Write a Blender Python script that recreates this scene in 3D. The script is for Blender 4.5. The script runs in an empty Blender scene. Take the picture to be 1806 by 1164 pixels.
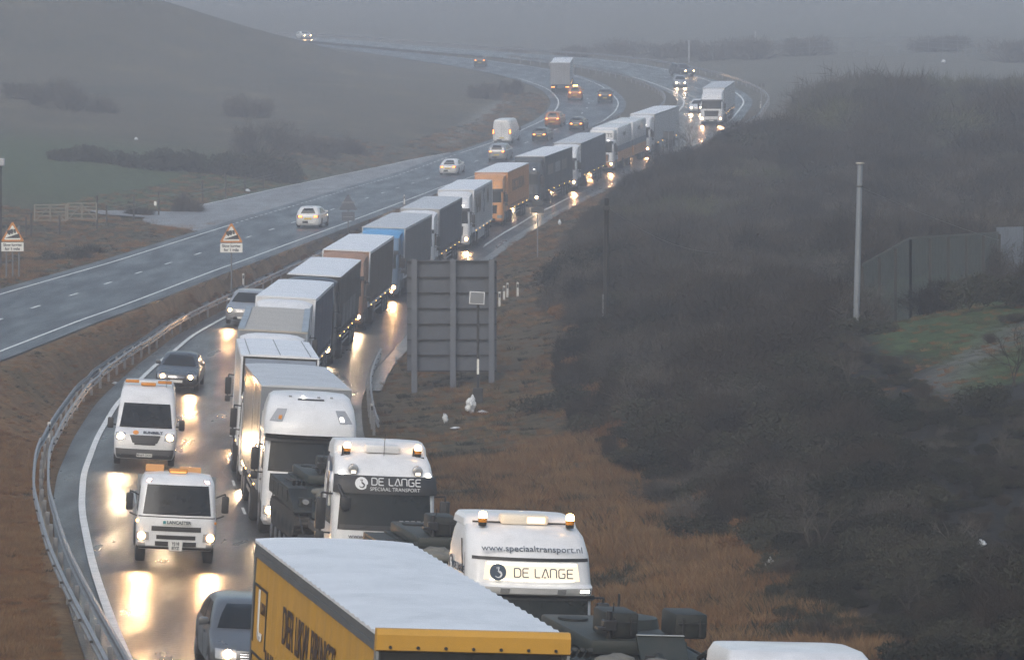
SUN_EL=38; SUN_ROT=200; SKY_SAT=1.0; SKY_ST=.15; SUN_E=.8; HAZE_C=(.90,.92,1.0); HAZE_D=.0014; HAZE_A=.2; VB=3; EXPO=0.22; BEAM=330
T1D=83.5;T1X=0.0;T2D=66.4;T2X=-.6;T3D=51;T3X=-.5
A1D=89.5;A1X=.1;A2D=75.5;A2X=.4;A3D=57.5;A3X=-.65;ARMZ=-.2
YD=43.6;YX=-.28;VND=117;VNX=-.2;FBD=89;FBX=.2;C1D=69;C1X=.35
import bpy, bmesh, math, random
import numpy as np
from mathutils import Vector, Matrix
R = math.radians
random.seed(7); rng = np.random.default_rng(7)
F = 6200.0; YH = 300.0; CZ = 10.0
scene = bpy.context.scene
COL = scene.collection

# ---------------------------------------------------------------- materials
MATS = {}
def _new(name):
    m = bpy.data.materials.new(name); m.use_nodes = True
    nt = m.node_tree; nt.nodes.clear()
    out = nt.nodes.new('ShaderNodeOutputMaterial')
    return m, nt, out
def pm(name, col, rough=.5, metal=0.0, dirt=.35, dcol=(.075,.065,.055), scale=1.3, coat=0.0, bump=0.0, bscale=30, var=0.0):
    """painted / plain surface with uneven road film"""
    if name in MATS: return MATS[name]
    m, nt, out = _new(name); N = nt.nodes; L = nt.links
    b = N.new('ShaderNodeBsdfPrincipled'); L.new(b.outputs[0], out.inputs[0])
    tc = N.new('ShaderNodeTexCoord')
    nz = N.new('ShaderNodeTexNoise'); nz.inputs['Scale'].default_value = scale; nz.inputs['Detail'].default_value = 6; nz.inputs['Roughness'].default_value = .65
    mpp = N.new('ShaderNodeMapping'); mpp.inputs['Scale'].default_value = (1,2.2,.22) if ('curtain' in name or 'side' in name) else (1,1,1)
    L.new(tc.outputs['Object'], mpp.inputs[0]); L.new(mpp.outputs[0], nz.inputs['Vector'])
    rp = N.new('ShaderNodeMapRange'); rp.inputs[1].default_value = .42; rp.inputs[2].default_value = .75; rp.inputs[3].default_value = 0; rp.inputs[4].default_value = dirt
    L.new(nz.outputs[0], rp.inputs[0])
    mx = N.new('ShaderNodeMix'); mx.data_type = 'RGBA'
    L.new(rp.outputs[0], mx.inputs[0]); mx.inputs[6].default_value = (*col, 1); mx.inputs[7].default_value = (*dcol, 1)
    last = mx.outputs[2]
    if var:
        oi = N.new('ShaderNodeObjectInfo'); hs = N.new('ShaderNodeHueSaturation'); mr = N.new('ShaderNodeMapRange')
        mr.inputs[3].default_value = 1-var; mr.inputs[4].default_value = 1+var
        L.new(oi.outputs['Random'], mr.inputs[0]); L.new(mr.outputs[0], hs.inputs['Value']); L.new(last, hs.inputs['Color']); last = hs.outputs[0]
    L.new(last, b.inputs['Base Color'])
    rr = N.new('ShaderNodeMapRange'); rr.inputs[3].default_value = max(.03, rough-.08); rr.inputs[4].default_value = min(1, rough+.15)
    L.new(nz.outputs[0], rr.inputs[0]); L.new(rr.outputs[0], b.inputs['Roughness'])
    b.inputs['Metallic'].default_value = metal
    if coat: b.inputs['Coat Weight'].default_value = coat; b.inputs['Coat Roughness'].default_value = .12
    if bump:
        n2 = N.new('ShaderNodeTexNoise'); n2.inputs['Scale'].default_value = bscale; L.new(tc.outputs['Object'], n2.inputs['Vector'])
        bp = N.new('ShaderNodeBump'); bp.inputs['Strength'].default_value = bump; bp.inputs['Distance'].default_value = .02
        L.new(n2.outputs[0], bp.inputs['Height']); L.new(bp.outputs[0], b.inputs['Normal'])
    MATS[name] = m; return m
def em(name, col, st):
    if name in MATS: return MATS[name]
    m, nt, out = _new(name)
    e = nt.nodes.new('ShaderNodeEmission'); e.inputs[0].default_value = (*col, 1); e.inputs[1].default_value = st
    nt.links.new(e.outputs[0], out.inputs[0]); MATS[name] = m; return m
WHITE = pm('white_paint', (.72,.73,.75), .32, coat=.3, dirt=.22)
ROOFW = pm('white_roof', (.76,.78,.82), .42, dirt=.16, dcol=(.25,.26,.27), scale=.8)
ROOFG = pm('grey_roof', (.52,.54,.57), .45, dirt=.2, dcol=(.2,.2,.21), scale=.8)
BLACK = pm('black_plastic', (.018,.018,.02), .45, dirt=.4, dcol=(.04,.038,.035))
GLASS = pm('dark_glass', (.006,.008,.009), .1, dirt=.3, dcol=(.035,.035,.035), scale=2.5)
GLASS.node_tree.nodes['Principled BSDF'].inputs['Specular IOR Level'].default_value = .28
RUBBER = pm('rubber', (.02,.02,.02), .8, dirt=.6, dcol=(.045,.04,.036), bump=.4)
STEEL = pm('steel', (.38,.39,.41), .38, .85, dirt=.3, dcol=(.15,.14,.13))
GALV = pm('galvanised', (.29,.30,.32), .42, .6, dirt=.35, dcol=(.16,.13,.1), scale=3)
CHASS = pm('chassis', (.03,.03,.032), .6, dirt=.5, dcol=(.06,.055,.05))
RIM = pm('rim_alloy', (.3,.3,.32), .35, .7, dirt=.5)
CHROME = pm('chrome', (.6,.6,.62), .12, 1, dirt=.2)
LENS = pm('lamp_lens', (.35,.36,.38), .08, .2, dirt=.1, coat=1)
HEAD = em('headlamp_glow', (1,.52,.19), 42)
HEADC = em('headlamp_cool', (1,.64,.31), 55)
MARK = em('marker_white', (1,.93,.8), 14)
AMB = em('amber_glow', (1,.5,.14), 16)
AMBD = pm('amber_lens', (.62,.24,.03), .2, dirt=.2)
TAIL = em('tail_glow', (1,.30,.07), 5)
REDL = pm('red_lens', (.35,.02,.02), .2, dirt=.2)
PLATEW = pm('plate_white', (.75,.75,.72), .5, dirt=.2)
PLATEY = pm('plate_yellow', (.7,.5,.05), .5, dirt=.2)
INK = pm('ink_dark', (.03,.035,.05), .5, dirt=.1)
def paint(name, c, rough=.3, coat=.4, dirt=.25): return pm(name, c, rough, coat=coat, dirt=dirt)

# ---------------------------------------------------------------- mesh builder
class MB:
    def __init__(s): s.v=[]; s.f=[]; s.m=[]
    def add(s, v, f, mi=0):
        o=len(s.v); s.v += [tuple(p) for p in v]; s.f += [tuple(i+o for i in q) for q in f]; s.m += [mi]*len(f); return s
    def box(s, x0,x1,y0,y1,z0,z1, mi=0, b=0.0):
        if b<=0:
            v=[(x,y,z) for z in (z0,z1) for y in (y0,y1) for x in (x0,x1)]
            f=[(0,2,3,1),(4,5,7,6),(0,1,5,4),(2,6,7,3),(0,4,6,2),(1,3,7,5)]
            return s.add(v,f,mi)
        bm=bmesh.new(); bmesh.ops.create_cube(bm,size=1)
        for p in bm.verts: p.co=Vector(((x0+x1)/2+p.co.x*(x1-x0),(y0+y1)/2+p.co.y*(y1-y0),(z0+z1)/2+p.co.z*(z1-z0)))
        bmesh.ops.bevel(bm,geom=list(bm.edges),offset=b,segments=2,affect='EDGES',profile=.5)
        bm.verts.index_update(); s.add([p.co[:] for p in bm.verts],[[q.index for q in f.verts] for f in bm.faces],mi); bm.free(); return s
    def prism(s, pts, axis, a0, a1, mi=0):
        """polygon pts (2D) extruded along axis ('x': pts are (y,z); 'y': (x,z); 'z': (x,y))"""
        n=len(pts); fn={'x':lambda p,a:(a,p[0],p[1]),'y':lambda p,a:(p[0],a,p[1]),'z':lambda p,a:(p[0],p[1],a)}[axis]
        v=[fn(p,a0) for p in pts]+[fn(p,a1) for p in pts]
        f=[tuple(range(n))[::-1],tuple(range(n,2*n))]+[(i,(i+1)%n,n+(i+1)%n,n+i) for i in range(n)]
        return s.add(v,f,mi)
    def tube(s, p0, p1, r0, r1=None, n=10, mi=0, cap=True):
        r1=r0 if r1 is None else r1; p0=Vector(p0); p1=Vector(p1); d=(p1-p0).normalized()
        a=d.orthogonal().normalized(); b=d.cross(a); v=[]
        for p,r in ((p0,r0),(p1,r1)):
            for i in range(n):
                t=2*math.pi*i/n; v.append(p+a*(r*math.cos(t))+b*(r*math.sin(t)))
        f=[(i,(i+1)%n,n+(i+1)%n,n+i) for i in range(n)]
        if cap: f+=[tuple(range(n))[::-1],tuple(range(n,2*n))]
        return s.add(v,f,mi)
    def path(s, pts, r, n=6, mi=0):
        for a,b in zip(pts[:-1],pts[1:]): s.tube(a,b,r,None,n,mi)
        return s
    def lathe(s, prof, c, axis='x', n=24, mi=0):
        """prof: (offset along axis, radius)"""
        v=[]
        for o,r in prof:
            for i in range(n):
                t=2*math.pi*i/n; a,b=r*math.cos(t),r*math.sin(t)
                v.append({'x':(c[0]+o,c[1]+a,c[2]+b),'y':(c[0]+a,c[1]+o,c[2]+b),'z':(c[0]+a,c[1]+b,c[2]+o)}[axis])
        f=[]
        for k in range(len(prof)-1):
            for i in range(n): f.append((k*n+i,k*n+(i+1)%n,(k+1)*n+(i+1)%n,(k+1)*n+i))
        f.append(tuple(range(n))[::-1]); f.append(tuple(range((len(prof)-1)*n,len(prof)*n)))
        return s.add(v,f,mi)
    def mesh(s, name, mats, smooth=None):
        me=bpy.data.meshes.new(name); me.from_pydata(s.v,[],s.f)
        if not isinstance(mats,(list,tuple)): mats=[mats]
        for m in mats: me.materials.append(m)
        if len(mats)>1: me.polygons.foreach_set('material_index',s.m)
        bm=bmesh.new(); bm.from_mesh(me); bmesh.ops.recalc_face_normals(bm,faces=bm.faces); bm.to_mesh(me); bm.free()
        if smooth:
            me.polygons.foreach_set('use_smooth',[True]*len(me.polygons)); me.set_sharp_from_angle(angle=R(smooth))
        me.update(); return me
    def obj(s, name, mats, parent=None, smooth=None, label=None):
        o=bpy.data.objects.new(name,s.mesh(name,mats,smooth)); COL.objects.link(o)
        if parent is not None: o.parent=parent
        if label: o['label']=label
        return o
def link_mesh(name, me, parent=None, loc=(0,0,0), rot=None):
    o=bpy.data.objects.new(name,me); COL.objects.link(o); o.location=loc
    if rot: o.rotation_euler=rot
    if parent is not None: o.parent=parent
    return o
def thing(name, label, cat, group=None):
    o=bpy.data.objects.new(name,None); COL.objects.link(o); o.empty_display_size=.3
    o['label']=label; o['category']=cat
    if group: o['group']=group
    return o
def tag(o, label, cat, group=None):
    o['label']=label; o['category']=cat
    if group: o['group']=group
    return o
def struct(o): o['kind']='structure'; return o
def text(body, size, mat, parent, M, name='lettering', bold=0.0, ext=.004, sx=1.0, align='CENTER', shear=0):
    cu=bpy.data.curves.new('t','FONT'); cu.body=body; cu.size=size; cu.extrude=ext; cu.align_x=align; cu.align_y='CENTER'; cu.offset=bold; cu.resolution_u=3; cu.shear=shear
    to=bpy.data.objects.new('t',cu); COL.objects.link(to)
    me=bpy.data.meshes.new_from_object(to); bpy.data.objects.remove(to); bpy.data.curves.remove(cu)
    for v in me.vertices: v.co.x*=sx
    me.transform(M); me.materials.clear(); me.materials.append(mat); me.name=name
    return link_mesh(name,me,parent)
def front_M(x,y,z,tilt=0,yaw=0):  # text readable from -y
    return Matrix.Translation((x,y,z))@Matrix.Rotation(yaw,4,'Z')@Matrix.Rotation(R(90)+tilt,4,'X')

# ---------------------------------------------------------------- body made of stacked plan outlines
class Stack:
    """rings: (z, half_width, y_front, y_back, corner_radius, bow) ; front faces -y"""
    def __init__(s, rings): s.r=np.array([tuple(q)+(0,)*(6-len(q)) for q in rings],float)
    def par(s,z): return [np.interp(z,s.r[:,0],s.r[:,k]) for k in range(1,6)]
    def pt(s,z,u,off=0.0):
        hw,yf,yb,r,bow=s.par(z); sg=1 if u>=0 else -1; a=abs(u); r=min(r,hw*.9,(yb-yf)*.45)
        if a<=1: x=(hw-r)*a; y=yf+bow*((a)**2-1) ; n=(2*bow*a/max(hw,.1)*.8,-1)
        elif a<=1.5: t=(a-1)*math.pi; x=hw-r+r*math.sin(t); y=yf+r-r*math.cos(t); n=(math.sin(t),-math.cos(t))
        elif a<=2.5: x=hw; y=yf+r+(yb-2*r-yf)*(a-1.5); n=(1,0)
        elif a<=3: t=(a-2.5)*math.pi; x=hw-r+r*math.cos(t); y=yb-r+r*math.sin(t); n=(math.cos(t),math.sin(t))
        else: x=(hw-r)*(4-a); y=yb; n=(0,1)
        l=math.hypot(*n); x+=n[0]/l*off; y+=n[1]/l*off
        return (sg*x,y,z)
    US=[i/6 for i in range(6)]+[1+.5*i/5 for i in range(5)]+[1.5+i/8 for i in range(8)]+[2.5+.5*i/5 for i in range(5)]+[3+i/4 for i in range(4)]
    def body(s, mb, z0=None, z1=None, nz=None, dome=.04, mi=0):
        z0=s.r[0,0] if z0 is None else z0; z1=s.r[-1,0] if z1 is None else z1
        zs=sorted(set([z0,z1]+[float(z) for z in s.r[:,0] if z0<z<z1])); zz=[]
        for a,b in zip(zs[:-1],zs[1:]):
            k=max(1,int((b-a)/.12)); zz+= [a+(b-a)*i/k for i in range(k)]
        zz.append(zs[-1]); us=s.US+[4]+[-u for u in s.US[:0:-1]]; n=len(us)
        v=[s.pt(z,u) for z in zz for u in us]; f=[]
        for k in range(len(zz)-1):
            for i in range(n): f.append((k*n+i,k*n+(i+1)%n,(k+1)*n+(i+1)%n,(k+1)*n+i))
        top=(len(zz)-1)*n; hw,yf,yb,r,_=s.par(z1); cy=(yf+yb)/2
        v2=[(p[0]*.6,cy+(p[1]-cy)*.72,z1+dome*.8) for p in v[top:]]; b=len(v); v+=v2
        for i in range(n): f.append((top+i,top+(i+1)%n,b+(i+1)%n,b+i))
        v.append((0,cy,z1+dome)); c=len(v)-1
        for i in range(n): f.append((b+i,b+(i+1)%n,c))
        f.append(tuple(range(n))[::-1]); mb.add(v,f,mi); return mb
    def patch(s, mb, z0,z1,u0,u1,off=.012,th=None,mi=0, u0t=None,u1t=None, nz=5, nu=None):
        """panel following the body between heights z0..z1 and outline positions u0..u1 (top may differ)"""
        u0t=u0 if u0t is None else u0t; u1t=u1 if u1t is None else u1t
        nu=nu or max(2,int(abs(u1-u0)*8)); th=off+.01 if th is None else th
        def grid(o): return [s.pt(z0+(z1-z0)*j/nz,(u0+(u0t-u0)*j/nz)+((u1+(u1t-u1)*j/nz)-(u0+(u0t-u0)*j/nz))*i/nu,o) for j in range(nz+1) for i in range(nu+1)]
        v=grid(off)+grid(off-th); w=nu+1; m=w*(nz+1); f=[]
        for j in range(nz):
            for i in range(nu):
                a=j*w+i; f.append((a,a+1,a+w+1,a+w)); f.append((m+a,m+a+w,m+a+w+1,m+a+1))
        for i in range(nu): f.append((i,m+i,m+i+1,i+1)); a=nz*w+i; f.append((a,a+1,m+a+1,m+a))
        for j in range(nz): a=j*w; f.append((a,a+w,m+a+w,m+a)); a+=nu; f.append((a,m+a,m+a+w,a+w))
        return mb.add(v,f,mi)

WHEELS={}
def wheel(parent, x, y, r, w, side, rimmat=None, name='wheel'):
    key=(r,w,side,rimmat.name if rimmat else '')
    if key not in WHEELS:
        t=MB().lathe([(-w/2,r*.62),(-w/2,r*.9),(-w*.42,r),(w*.42,r),(w/2,r*.9),(w/2,r*.62)],(0,0,0),n=28).mesh('tyre',RUBBER,30)
        q=MB(); o=side*w*.5
        q.lathe([(-.02,r*.63),(.01*side,r*.63),(.0,r*.55),(-side*w*.25,r*.5),(-side*w*.25,r*.22),(side*.02,r*.18),(side*.03,r*.05)],(o,0,0),n=24)
        for k in range(8):
            a=k*math.pi/4; q.tube((o-side*w*.24,r*.36*math.cos(a),r*.36*math.sin(a)),(o-side*w*.16,r*.36*math.cos(a),r*.36*math.sin(a)),r*.05,n=6)
        WHEELS[key]=(t,q.mesh('rim',rimmat or RIM,30))
    t,q=WHEELS[key]; o=link_mesh(name,t,parent,(x,y,r)); link_mesh('rim',q,o); return o
def lamp(parent, S, z0,z1,u0,u1, mat, name='headlight', off=.02):
    """lamp cluster: a clear lens with the shining element inside it as a child"""
    o=S.patch(MB(),z0,z1,u0,u1,off,.03,nu=5).obj(name,LENS if name=='headlight' else REDL,parent,40)
    if mat is not None:
        zc=(z0+z1)/2; uc=(u0+u1)/2; d=(z1-z0)*.40; du=(u1-u0)*.34
        if name in('headlight','fog_lamp'):
            q=S.pt(zc,uc,off-.01); rr=min(.115,(z1-z0)*.5); MB().lathe([(-.05,rr*.35),(-.04,rr*.75),(-.015,rr),(.01,rr*.9)],q,'y',18).obj('bulb',mat,o,50)
        else: S.patch(MB(),zc-d,zc+d,uc-du,uc+du,off+.008,.01,nu=4,nz=3).obj('bulb',mat,o,40)
        if mat in (HEAD,HEADC) and name=='headlight':
            p=S.pt(zc,uc,off+.06); ld=bpy.data.lights.new('headlight_beam','SPOT'); ld.energy=BEAM; ld.color=(1,.58,.26) if mat is HEAD else (1,.70,.40); ld.spot_size=R(70); ld.spot_blend=1; ld.shadow_soft_size=.09
            lo=bpy.data.objects.new('headlight_beam',ld); COL.objects.link(lo); lo.parent=o; lo.location=p; lo.rotation_euler=(R(-90-5+180),0,0) if False else (R(85),0,R(180))
    return o
def mirror_pair(parent,S,z,u,dx=.28,h=.35,w=.2,mat=None,arm=False):
    for sg in (-1,1):
        p=S.pt(z,u*sg); mb=MB(); x=p[0]+sg*dx
        mb.box(min(x-w/2,x+w/2),max(x-w/2,x+w/2),p[1]-.09,p[1]+.05,z-h/2,z+h/2,b=.035)
        if arm:
            mb.path([(p[0]-sg*.02,p[1]+.02,z+h*.62),(x,p[1]-.03,z+h*.66),(x,p[1]-.02,z)],.022)
            mb.path([(p[0]-sg*.02,p[1]+.02,z-h*.62),(x,p[1]-.03,z-h*.6),(x,p[1]-.02,z)],.022)
            mb.box(min(x-w*.45,x+w*.45),max(x-w*.45,x+w*.45),p[1]-.08,p[1]+.04,z-h/2-.26,z-h/2-.05,b=.03)
        else: mb.tube((p[0],p[1]+.02,z-h*.2),(x,p[1],z-h*.1),.03)
        mb.obj('wing_mirror',mat or BLACK,parent,40)

# ---------------------------------------------------------------- cars and vans
SHAPES={
 'hatch':dict(L=4.1,rings=[(.2,.78,.12,4.0,.25),(.32,.87,.02,4.08,.38,.06),(.55,.885,.0,4.1,.42,.08),(.70,.885,.06,4.1,.42,.08),(.82,.87,.38,4.09,.36,.06),(.93,.85,.95,4.05,.25,.04),(.98,.82,1.08,4.0,.2,.03),(1.2,.745,1.5,3.9,.2,.03),(1.40,.655,1.95,3.65,.25,.02),(1.46,.58,2.15,3.5,.3)],ws=(1.0,1.39),rw=(1.02,1.37),sw=(1.0,1.36),wx=.78,wy=(.72,3.35)),
 'saloon':dict(L=4.75,rings=[(.2,.8,.12,4.65,.25),(.32,.89,.02,4.73,.38,.06),(.55,.905,.0,4.75,.42,.09),(.68,.905,.05,4.75,.42,.09),(.80,.89,.42,4.73,.36,.06),(.90,.87,1.15,4.66,.28,.05),(.95,.84,1.32,4.05,.2,.04),(1.15,.765,1.75,3.85,.2,.03),(1.37,.66,2.2,3.35,.25,.02),(1.43,.58,2.4,3.15,.3)],ws=(.97,1.36),rw=(.99,1.34),sw=(.97,1.33),wx=.8,wy=(.85,3.75)),
 'suv':dict(L=4.6,rings=[(.28,.85,.12,4.5,.22),(.42,.93,.02,4.58,.34,.05),(.7,.94,.0,4.6,.36,.07),(.88,.94,.05,4.6,.36,.07),(1.0,.93,.4,4.59,.32,.05),(1.08,.91,1.05,4.56,.24,.04),(1.13,.88,1.2,4.52,.2,.03),(1.4,.81,1.6,4.4,.2,.03),(1.63,.72,1.98,4.15,.25,.02),(1.69,.65,2.15,4.0,.3)],ws=(1.15,1.61),rw=(1.17,1.58),sw=(1.15,1.57),wx=.84,wy=(.85,3.65)),
 'van':dict(L=5.6,rings=[(.28,.93,.12,5.5,.2),(.42,1.0,.0,5.6,.3,.06),(.8,1.03,.02,5.6,.3,.06),(1.08,1.03,.1,5.6,.28,.05),(1.2,1.01,.4,5.6,.22,.05),(1.27,1.0,.62,5.6,.2,.05),(2.02,.93,1.3,5.58,.18,.04),(2.1,.925,1.38,5.58,.2,.04),(2.42,.88,1.7,5.57,.28,.03),(2.56,.8,1.95,5.52,.35)],ws=(1.28,2.04),rw=None,sw=None,wx=.9,wy=(1.0,4.4)),
}
def make_car(name,label,cat,shape,col,lights='head',group=None,plate=None,roofcol=None,tail=True,wide=1.0,plate_text=None,headmat=None):
    sh=SHAPES[shape]; t=thing(name,label,cat,group); S=Stack([(r[0],r[1]*wide)+tuple(r[2:]) for r in sh['rings']]); L=sh['L']
    S.body(MB(),dome=.03).obj('body',col,t,28)
    z0,z1=sh['ws']
    ws=S.patch(MB(),z0,z1,-1.12,1.12,.012,u0t=-1.04,u1t=1.04).obj('windscreen',GLASS,t,40)
    mb=MB()
    for sg in (-1,1): mb.tube(S.pt(z0+.015,sg*.15,.03),S.pt(z0+.05,sg*.15+.75*1,.035) if sg<0 else S.pt(z0+.05,.95,.035),.009,n=5)
    mb.obj('wiper',BLACK,ws)
    if sh['rw']:
        a,b=sh['rw']
        for sg in (-1,1):
            w=S.patch(MB(),a,b,sg*3.15,sg*4,.012,u0t=sg*3.25,u1t=sg*4).obj('rear_window',GLASS,t,40)
    if sh['sw']:
        a,b=sh['sw']
        for sg in (-1,1):
            for ua,ub,uta,utb in ((1.58,1.98,1.68,1.98),(2.02,2.42,2.02,2.32)):
                S.patch(MB(),a,b,sg*ua,sg*ub,.010,u0t=sg*uta,u1t=sg*utb).obj('side_window',GLASS,t,40)
    hz=sh['rings'][3][0]
    van = shape=='van'
    # grille, lower intake, lamps
    g=MB(); gl,gh=(hz+.0,hz+.18) if van else (hz-.17,hz-.03)
    if van:
        S.patch(g,.82,1.06,-.56,.56,.012,u0t=-.68,u1t=.68); S.patch(g,.76,.84,-.48,.48,.012); S.patch(g,1.05,1.075,-.66,.66,.02,mi=1,nz=1); S.patch(g,.9,.92,-.58,.58,.02,mi=1,nz=1)
    else:
        S.patch(g,gl,gh,-.72,.72,.012)
        for k in range(3): S.patch(g,hz-.155+k*.045,hz-.14+k*.045,-.7,.7,.022,mi=1,nz=1)
    g.obj('grille',[BLACK,CHROME if not van else CHASS],t)
    S.patch(MB(),.30,.62 if van else .46,-.8 if not van else -1.3,.8 if not van else 1.3,.01).obj('lower_intake',BLACK if not van else pm('bumper_grey',(.07,.07,.072),.6,dirt=.4),t)
    hm=(headmat or HEAD) if lights=='head' else None
    for sg in (-1,1): lamp(t,S,hz-.17,hz+.02 if not van else hz+.05,sg*.86,sg*1.28,hm)
    tm=TAIL if (lights=='tail' and tail) else None
    for sg in (-1,1):
        if van: lamp(t,S,1.05,1.6,sg*2.6,sg*3.0,tm,'tail_light')
        else: lamp(t,S,hz+.02,hz+.19,sg*2.78,sg*3.25,tm,'tail_light')
    if van:
        mb=MB(); S.patch(mb,.5,2.3,3.985,4,.004); mb.obj('door_seam',BLACK,t)
    S.patch(MB(),.34,.5,3.2,4,.01).obj('rear_bumper',BLACK,t)
    p=S.pt(.43,0,.02); pl=MB().box(-.26,.26,p[1]-.015,p[1]+.01,.37,.48).obj('number_plate',PLATEW,t)
    if plate_text: text(plate_text,.1,INK,pl,front_M(0,p[1]-.018,.425),bold=.002,sx=1.0)
    p=S.pt(.6,4,0); MB().box(-.26,.26,p[1]-.01,p[1]+.02,.6,.71).obj('number_plate',PLATEY,t)
    # door seams and sills
    mb=MB()
    zt=sh['ws'][0]-.05
    for sg in (-1,1):
        for u in ((1.6,1.99,2.36) if not van else (1.62,1.9,2.2)): S.patch(mb,.36,zt,sg*(u-.004),sg*(u+.004),.004)
        for u in (1.85,2.2): S.patch(mb,zt-.13,zt-.1,sg*u,sg*(u+.05),.02)
    mb.obj('door_seam',BLACK,t)
    mirror_pair(t,S,sh['ws'][0]+.06,1.62,.13 if not van else .2,.15 if not van else .36,.2 if not van else .2,mat=BLACK if van else col)
    r=.32 if shape in('hatch','saloon') else .36
    for y in sh['wy']:
        for sg in (-1,1):
            wheel(t,sg*(sh['wx']*wide),y,r,.21,sg)
        for sg in (-1,1): 
            mb=MB(); x=sg*(np.interp(.5,S.r[:,0],S.r[:,1])+.004); pts=[(y+(r+.06)*math.cos(a),r+(r+.06)*math.sin(a)) for a in [math.pi*k/12 for k in range(13)]]+[(y-(r+.06),.2),(y+(r+.06),.2)]
            mb.prism(pts,'x',min(x,x-sg*.1),max(x,x-sg*.1)); mb.obj('wheel_arch',BLACK,t)
    t['_L']=L
    return t,S
# ---------------------------------------------------------------- lorries
CABR=[(.32,1.16,.16,2.2,.2),(.45,1.23,.02,2.25,.28,.07),(.95,1.245,.0,2.25,.3,.08),(1.75,1.245,.06,2.25,.3,.09),(2.72,1.22,.27,2.25,.26,.08),(2.9,1.2,.36,2.25,.26,.07),(3.3,1.15,.72,2.24,.3,.05),(3.5,1.1,1.0,2.22,.32,.04)]
CABLOW=[(.32,1.16,.16,2.2,.2),(.45,1.23,.02,2.25,.28,.07),(.95,1.245,.0,2.25,.3,.08),(1.75,1.245,.06,2.25,.3,.09),(2.65,1.22,.25,2.25,.26,.08),(2.85,1.18,.4,2.24,.3,.06),(3.0,1.08,.7,2.2,.34,.05)]
def build_cab(t, c, lit=True, headmat=None, high=True, visor=None, grille=None, lower=None, deflector=None, marks=True, toplamps=None, hl=True, fog=False, facing=True):
    S=Stack(CABR if high else CABLOW)
    cab=S.body(MB(),dome=.07).obj('cab',c,t,30)
    ws=S.patch(MB(),1.82,2.66,-1.2,1.2,.012,u0t=-1.14,u1t=1.14).obj('windscreen',GLASS,t,40)
    mb=MB()
    for x in (-.75,0,.6): mb.tube(S.pt(1.84,x,.03),S.pt(1.93,x+.5 if x<.5 else x+.35,.035),.012,n=5)
    mb.obj('wiper',BLACK,ws)
    v=MB(); S.patch(v,2.64,2.86,-1.25,1.25,.14,.02); v.obj('sun_visor',visor or BLACK,t,40)
    for sg in (-1,1):
        S.patch(MB(),1.82,2.58,sg*1.62,sg*2.12,.01,u0t=sg*1.7,u1t=sg*2.12).obj('side_window',GLASS,t,40)
        mb=MB()
        for u in (1.56,2.2): S.patch(mb,.7,2.66,sg*(u-.004),sg*(u+.004),.004)
        S.patch(mb,.68,.7,sg*1.56,sg*2.2,.004,nz=1); mb.obj('door_seam',BLACK,t)
        mb=MB(); S.patch(mb,.5,.95,sg*1.5,sg*1.95,.012); mb.obj('step_panel',lower or BLACK,t)
        S.patch(MB(),1.45,1.5,sg*2.05,sg*2.15,.03).obj('door_handle',BLACK,t)
    g=MB(); gm=grille or BLACK; S.patch(g,.98,1.62,-.8,.8,.014,u0t=-.86,u1t=.86)
    for k in range(6): S.patch(g,1.03+k*.1,1.065+k*.1,-.76,.76,.034,mi=1,nz=1)
    g.obj('grille',[BLACK,gm],t)
    mb=MB(); S.patch(mb,.36,.9,-1.15,1.15,.016); mb.obj('bumper',lower or c,t,40)
    mb=MB(); S.patch(mb,.42,.62,-.7,.7,.024); mb.obj('lower_intake',BLACK,t)
    for sg in (-1,1): lamp(t,S,.62,.86,sg*.84,sg*1.3,(headmat or HEAD) if lit else None,off=.03)
    if fog:
        for sg in (-1,1): lamp(t,S,.42,.56,sg*.84,sg*1.05,headmat or HEAD,name='fog_lamp',off=.03)
    p=S.pt(.5,0,.03); MB().box(-.26,.26,p[1]-.02,p[1],.45,.56).obj('number_plate',PLATEW,t)
    mirror_pair(t,S,2.12,1.56,.24,.62,.22,arm=True)
    if marks:
        for sg in (-1,1):
            q=S.pt(3.05 if high else 2.9,sg*.82,.01); MB().box(q[0]-.06,q[0]+.06,q[1]-.03,q[1]+.06,q[2]-.03,q[2]+.03,b=.012).obj('marker_lamp',MARK if marks==2 else LENS,t)
    if toplamps:
        for sg in (-1,1): lamp(t,S,3.0,3.2,sg*.7,sg*1.02,None,name='headlight',off=.012)
    if deflector is not None:
        zt=3.98; z0=3.1 if not high else 3.42; y0=.95 if high else .75
        mb=MB(); n=9; v=[]; 
        for j in range(9):
            s=j/8; y=y0+(2.3-y0)*s; z=z0+(zt-z0)*math.sin(s*math.pi/2*.95)
            w=1.0+.2*s
            for i in range(n):
                a=-1+2*i/(n-1); v.append((a*w,y+.12*(abs(a)**3),z-.16*abs(a)**4-.02))
        f=[(j*n+i,j*n+i+1,(j+1)*n+i+1,(j+1)*n+i) for j in range(8) for i in range(n-1)]
        m=len(v); v+=[(p[0],p[1]+.02,z0-.35) for p in v]
        for j in range(8):
            f.append((j*n,(j+1)*n,m+(j+1)*n,m+j*n)); f.append((j*n+n-1,m+j*n+n-1,m+(j+1)*n+n-1,(j+1)*n+n-1))
        for i in range(n-1): f.append((i,m+i,m+i+1,i+1)); f.append((8*n+i,8*n+i+1,m+8*n+i+1,m+8*n+i))
        mb.add(v,f); mb.obj('roof_deflector',deflector,t,35)
    # side fairings behind the cab
    for sg in (-1,1): MB().box(min(sg*1.2,sg*1.235),max(sg*1.2,sg*1.235),2.2,2.62,1.0,3.3 if high else 2.7,b=.01).obj('side_fairing',c,t)
    mb=MB()
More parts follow.
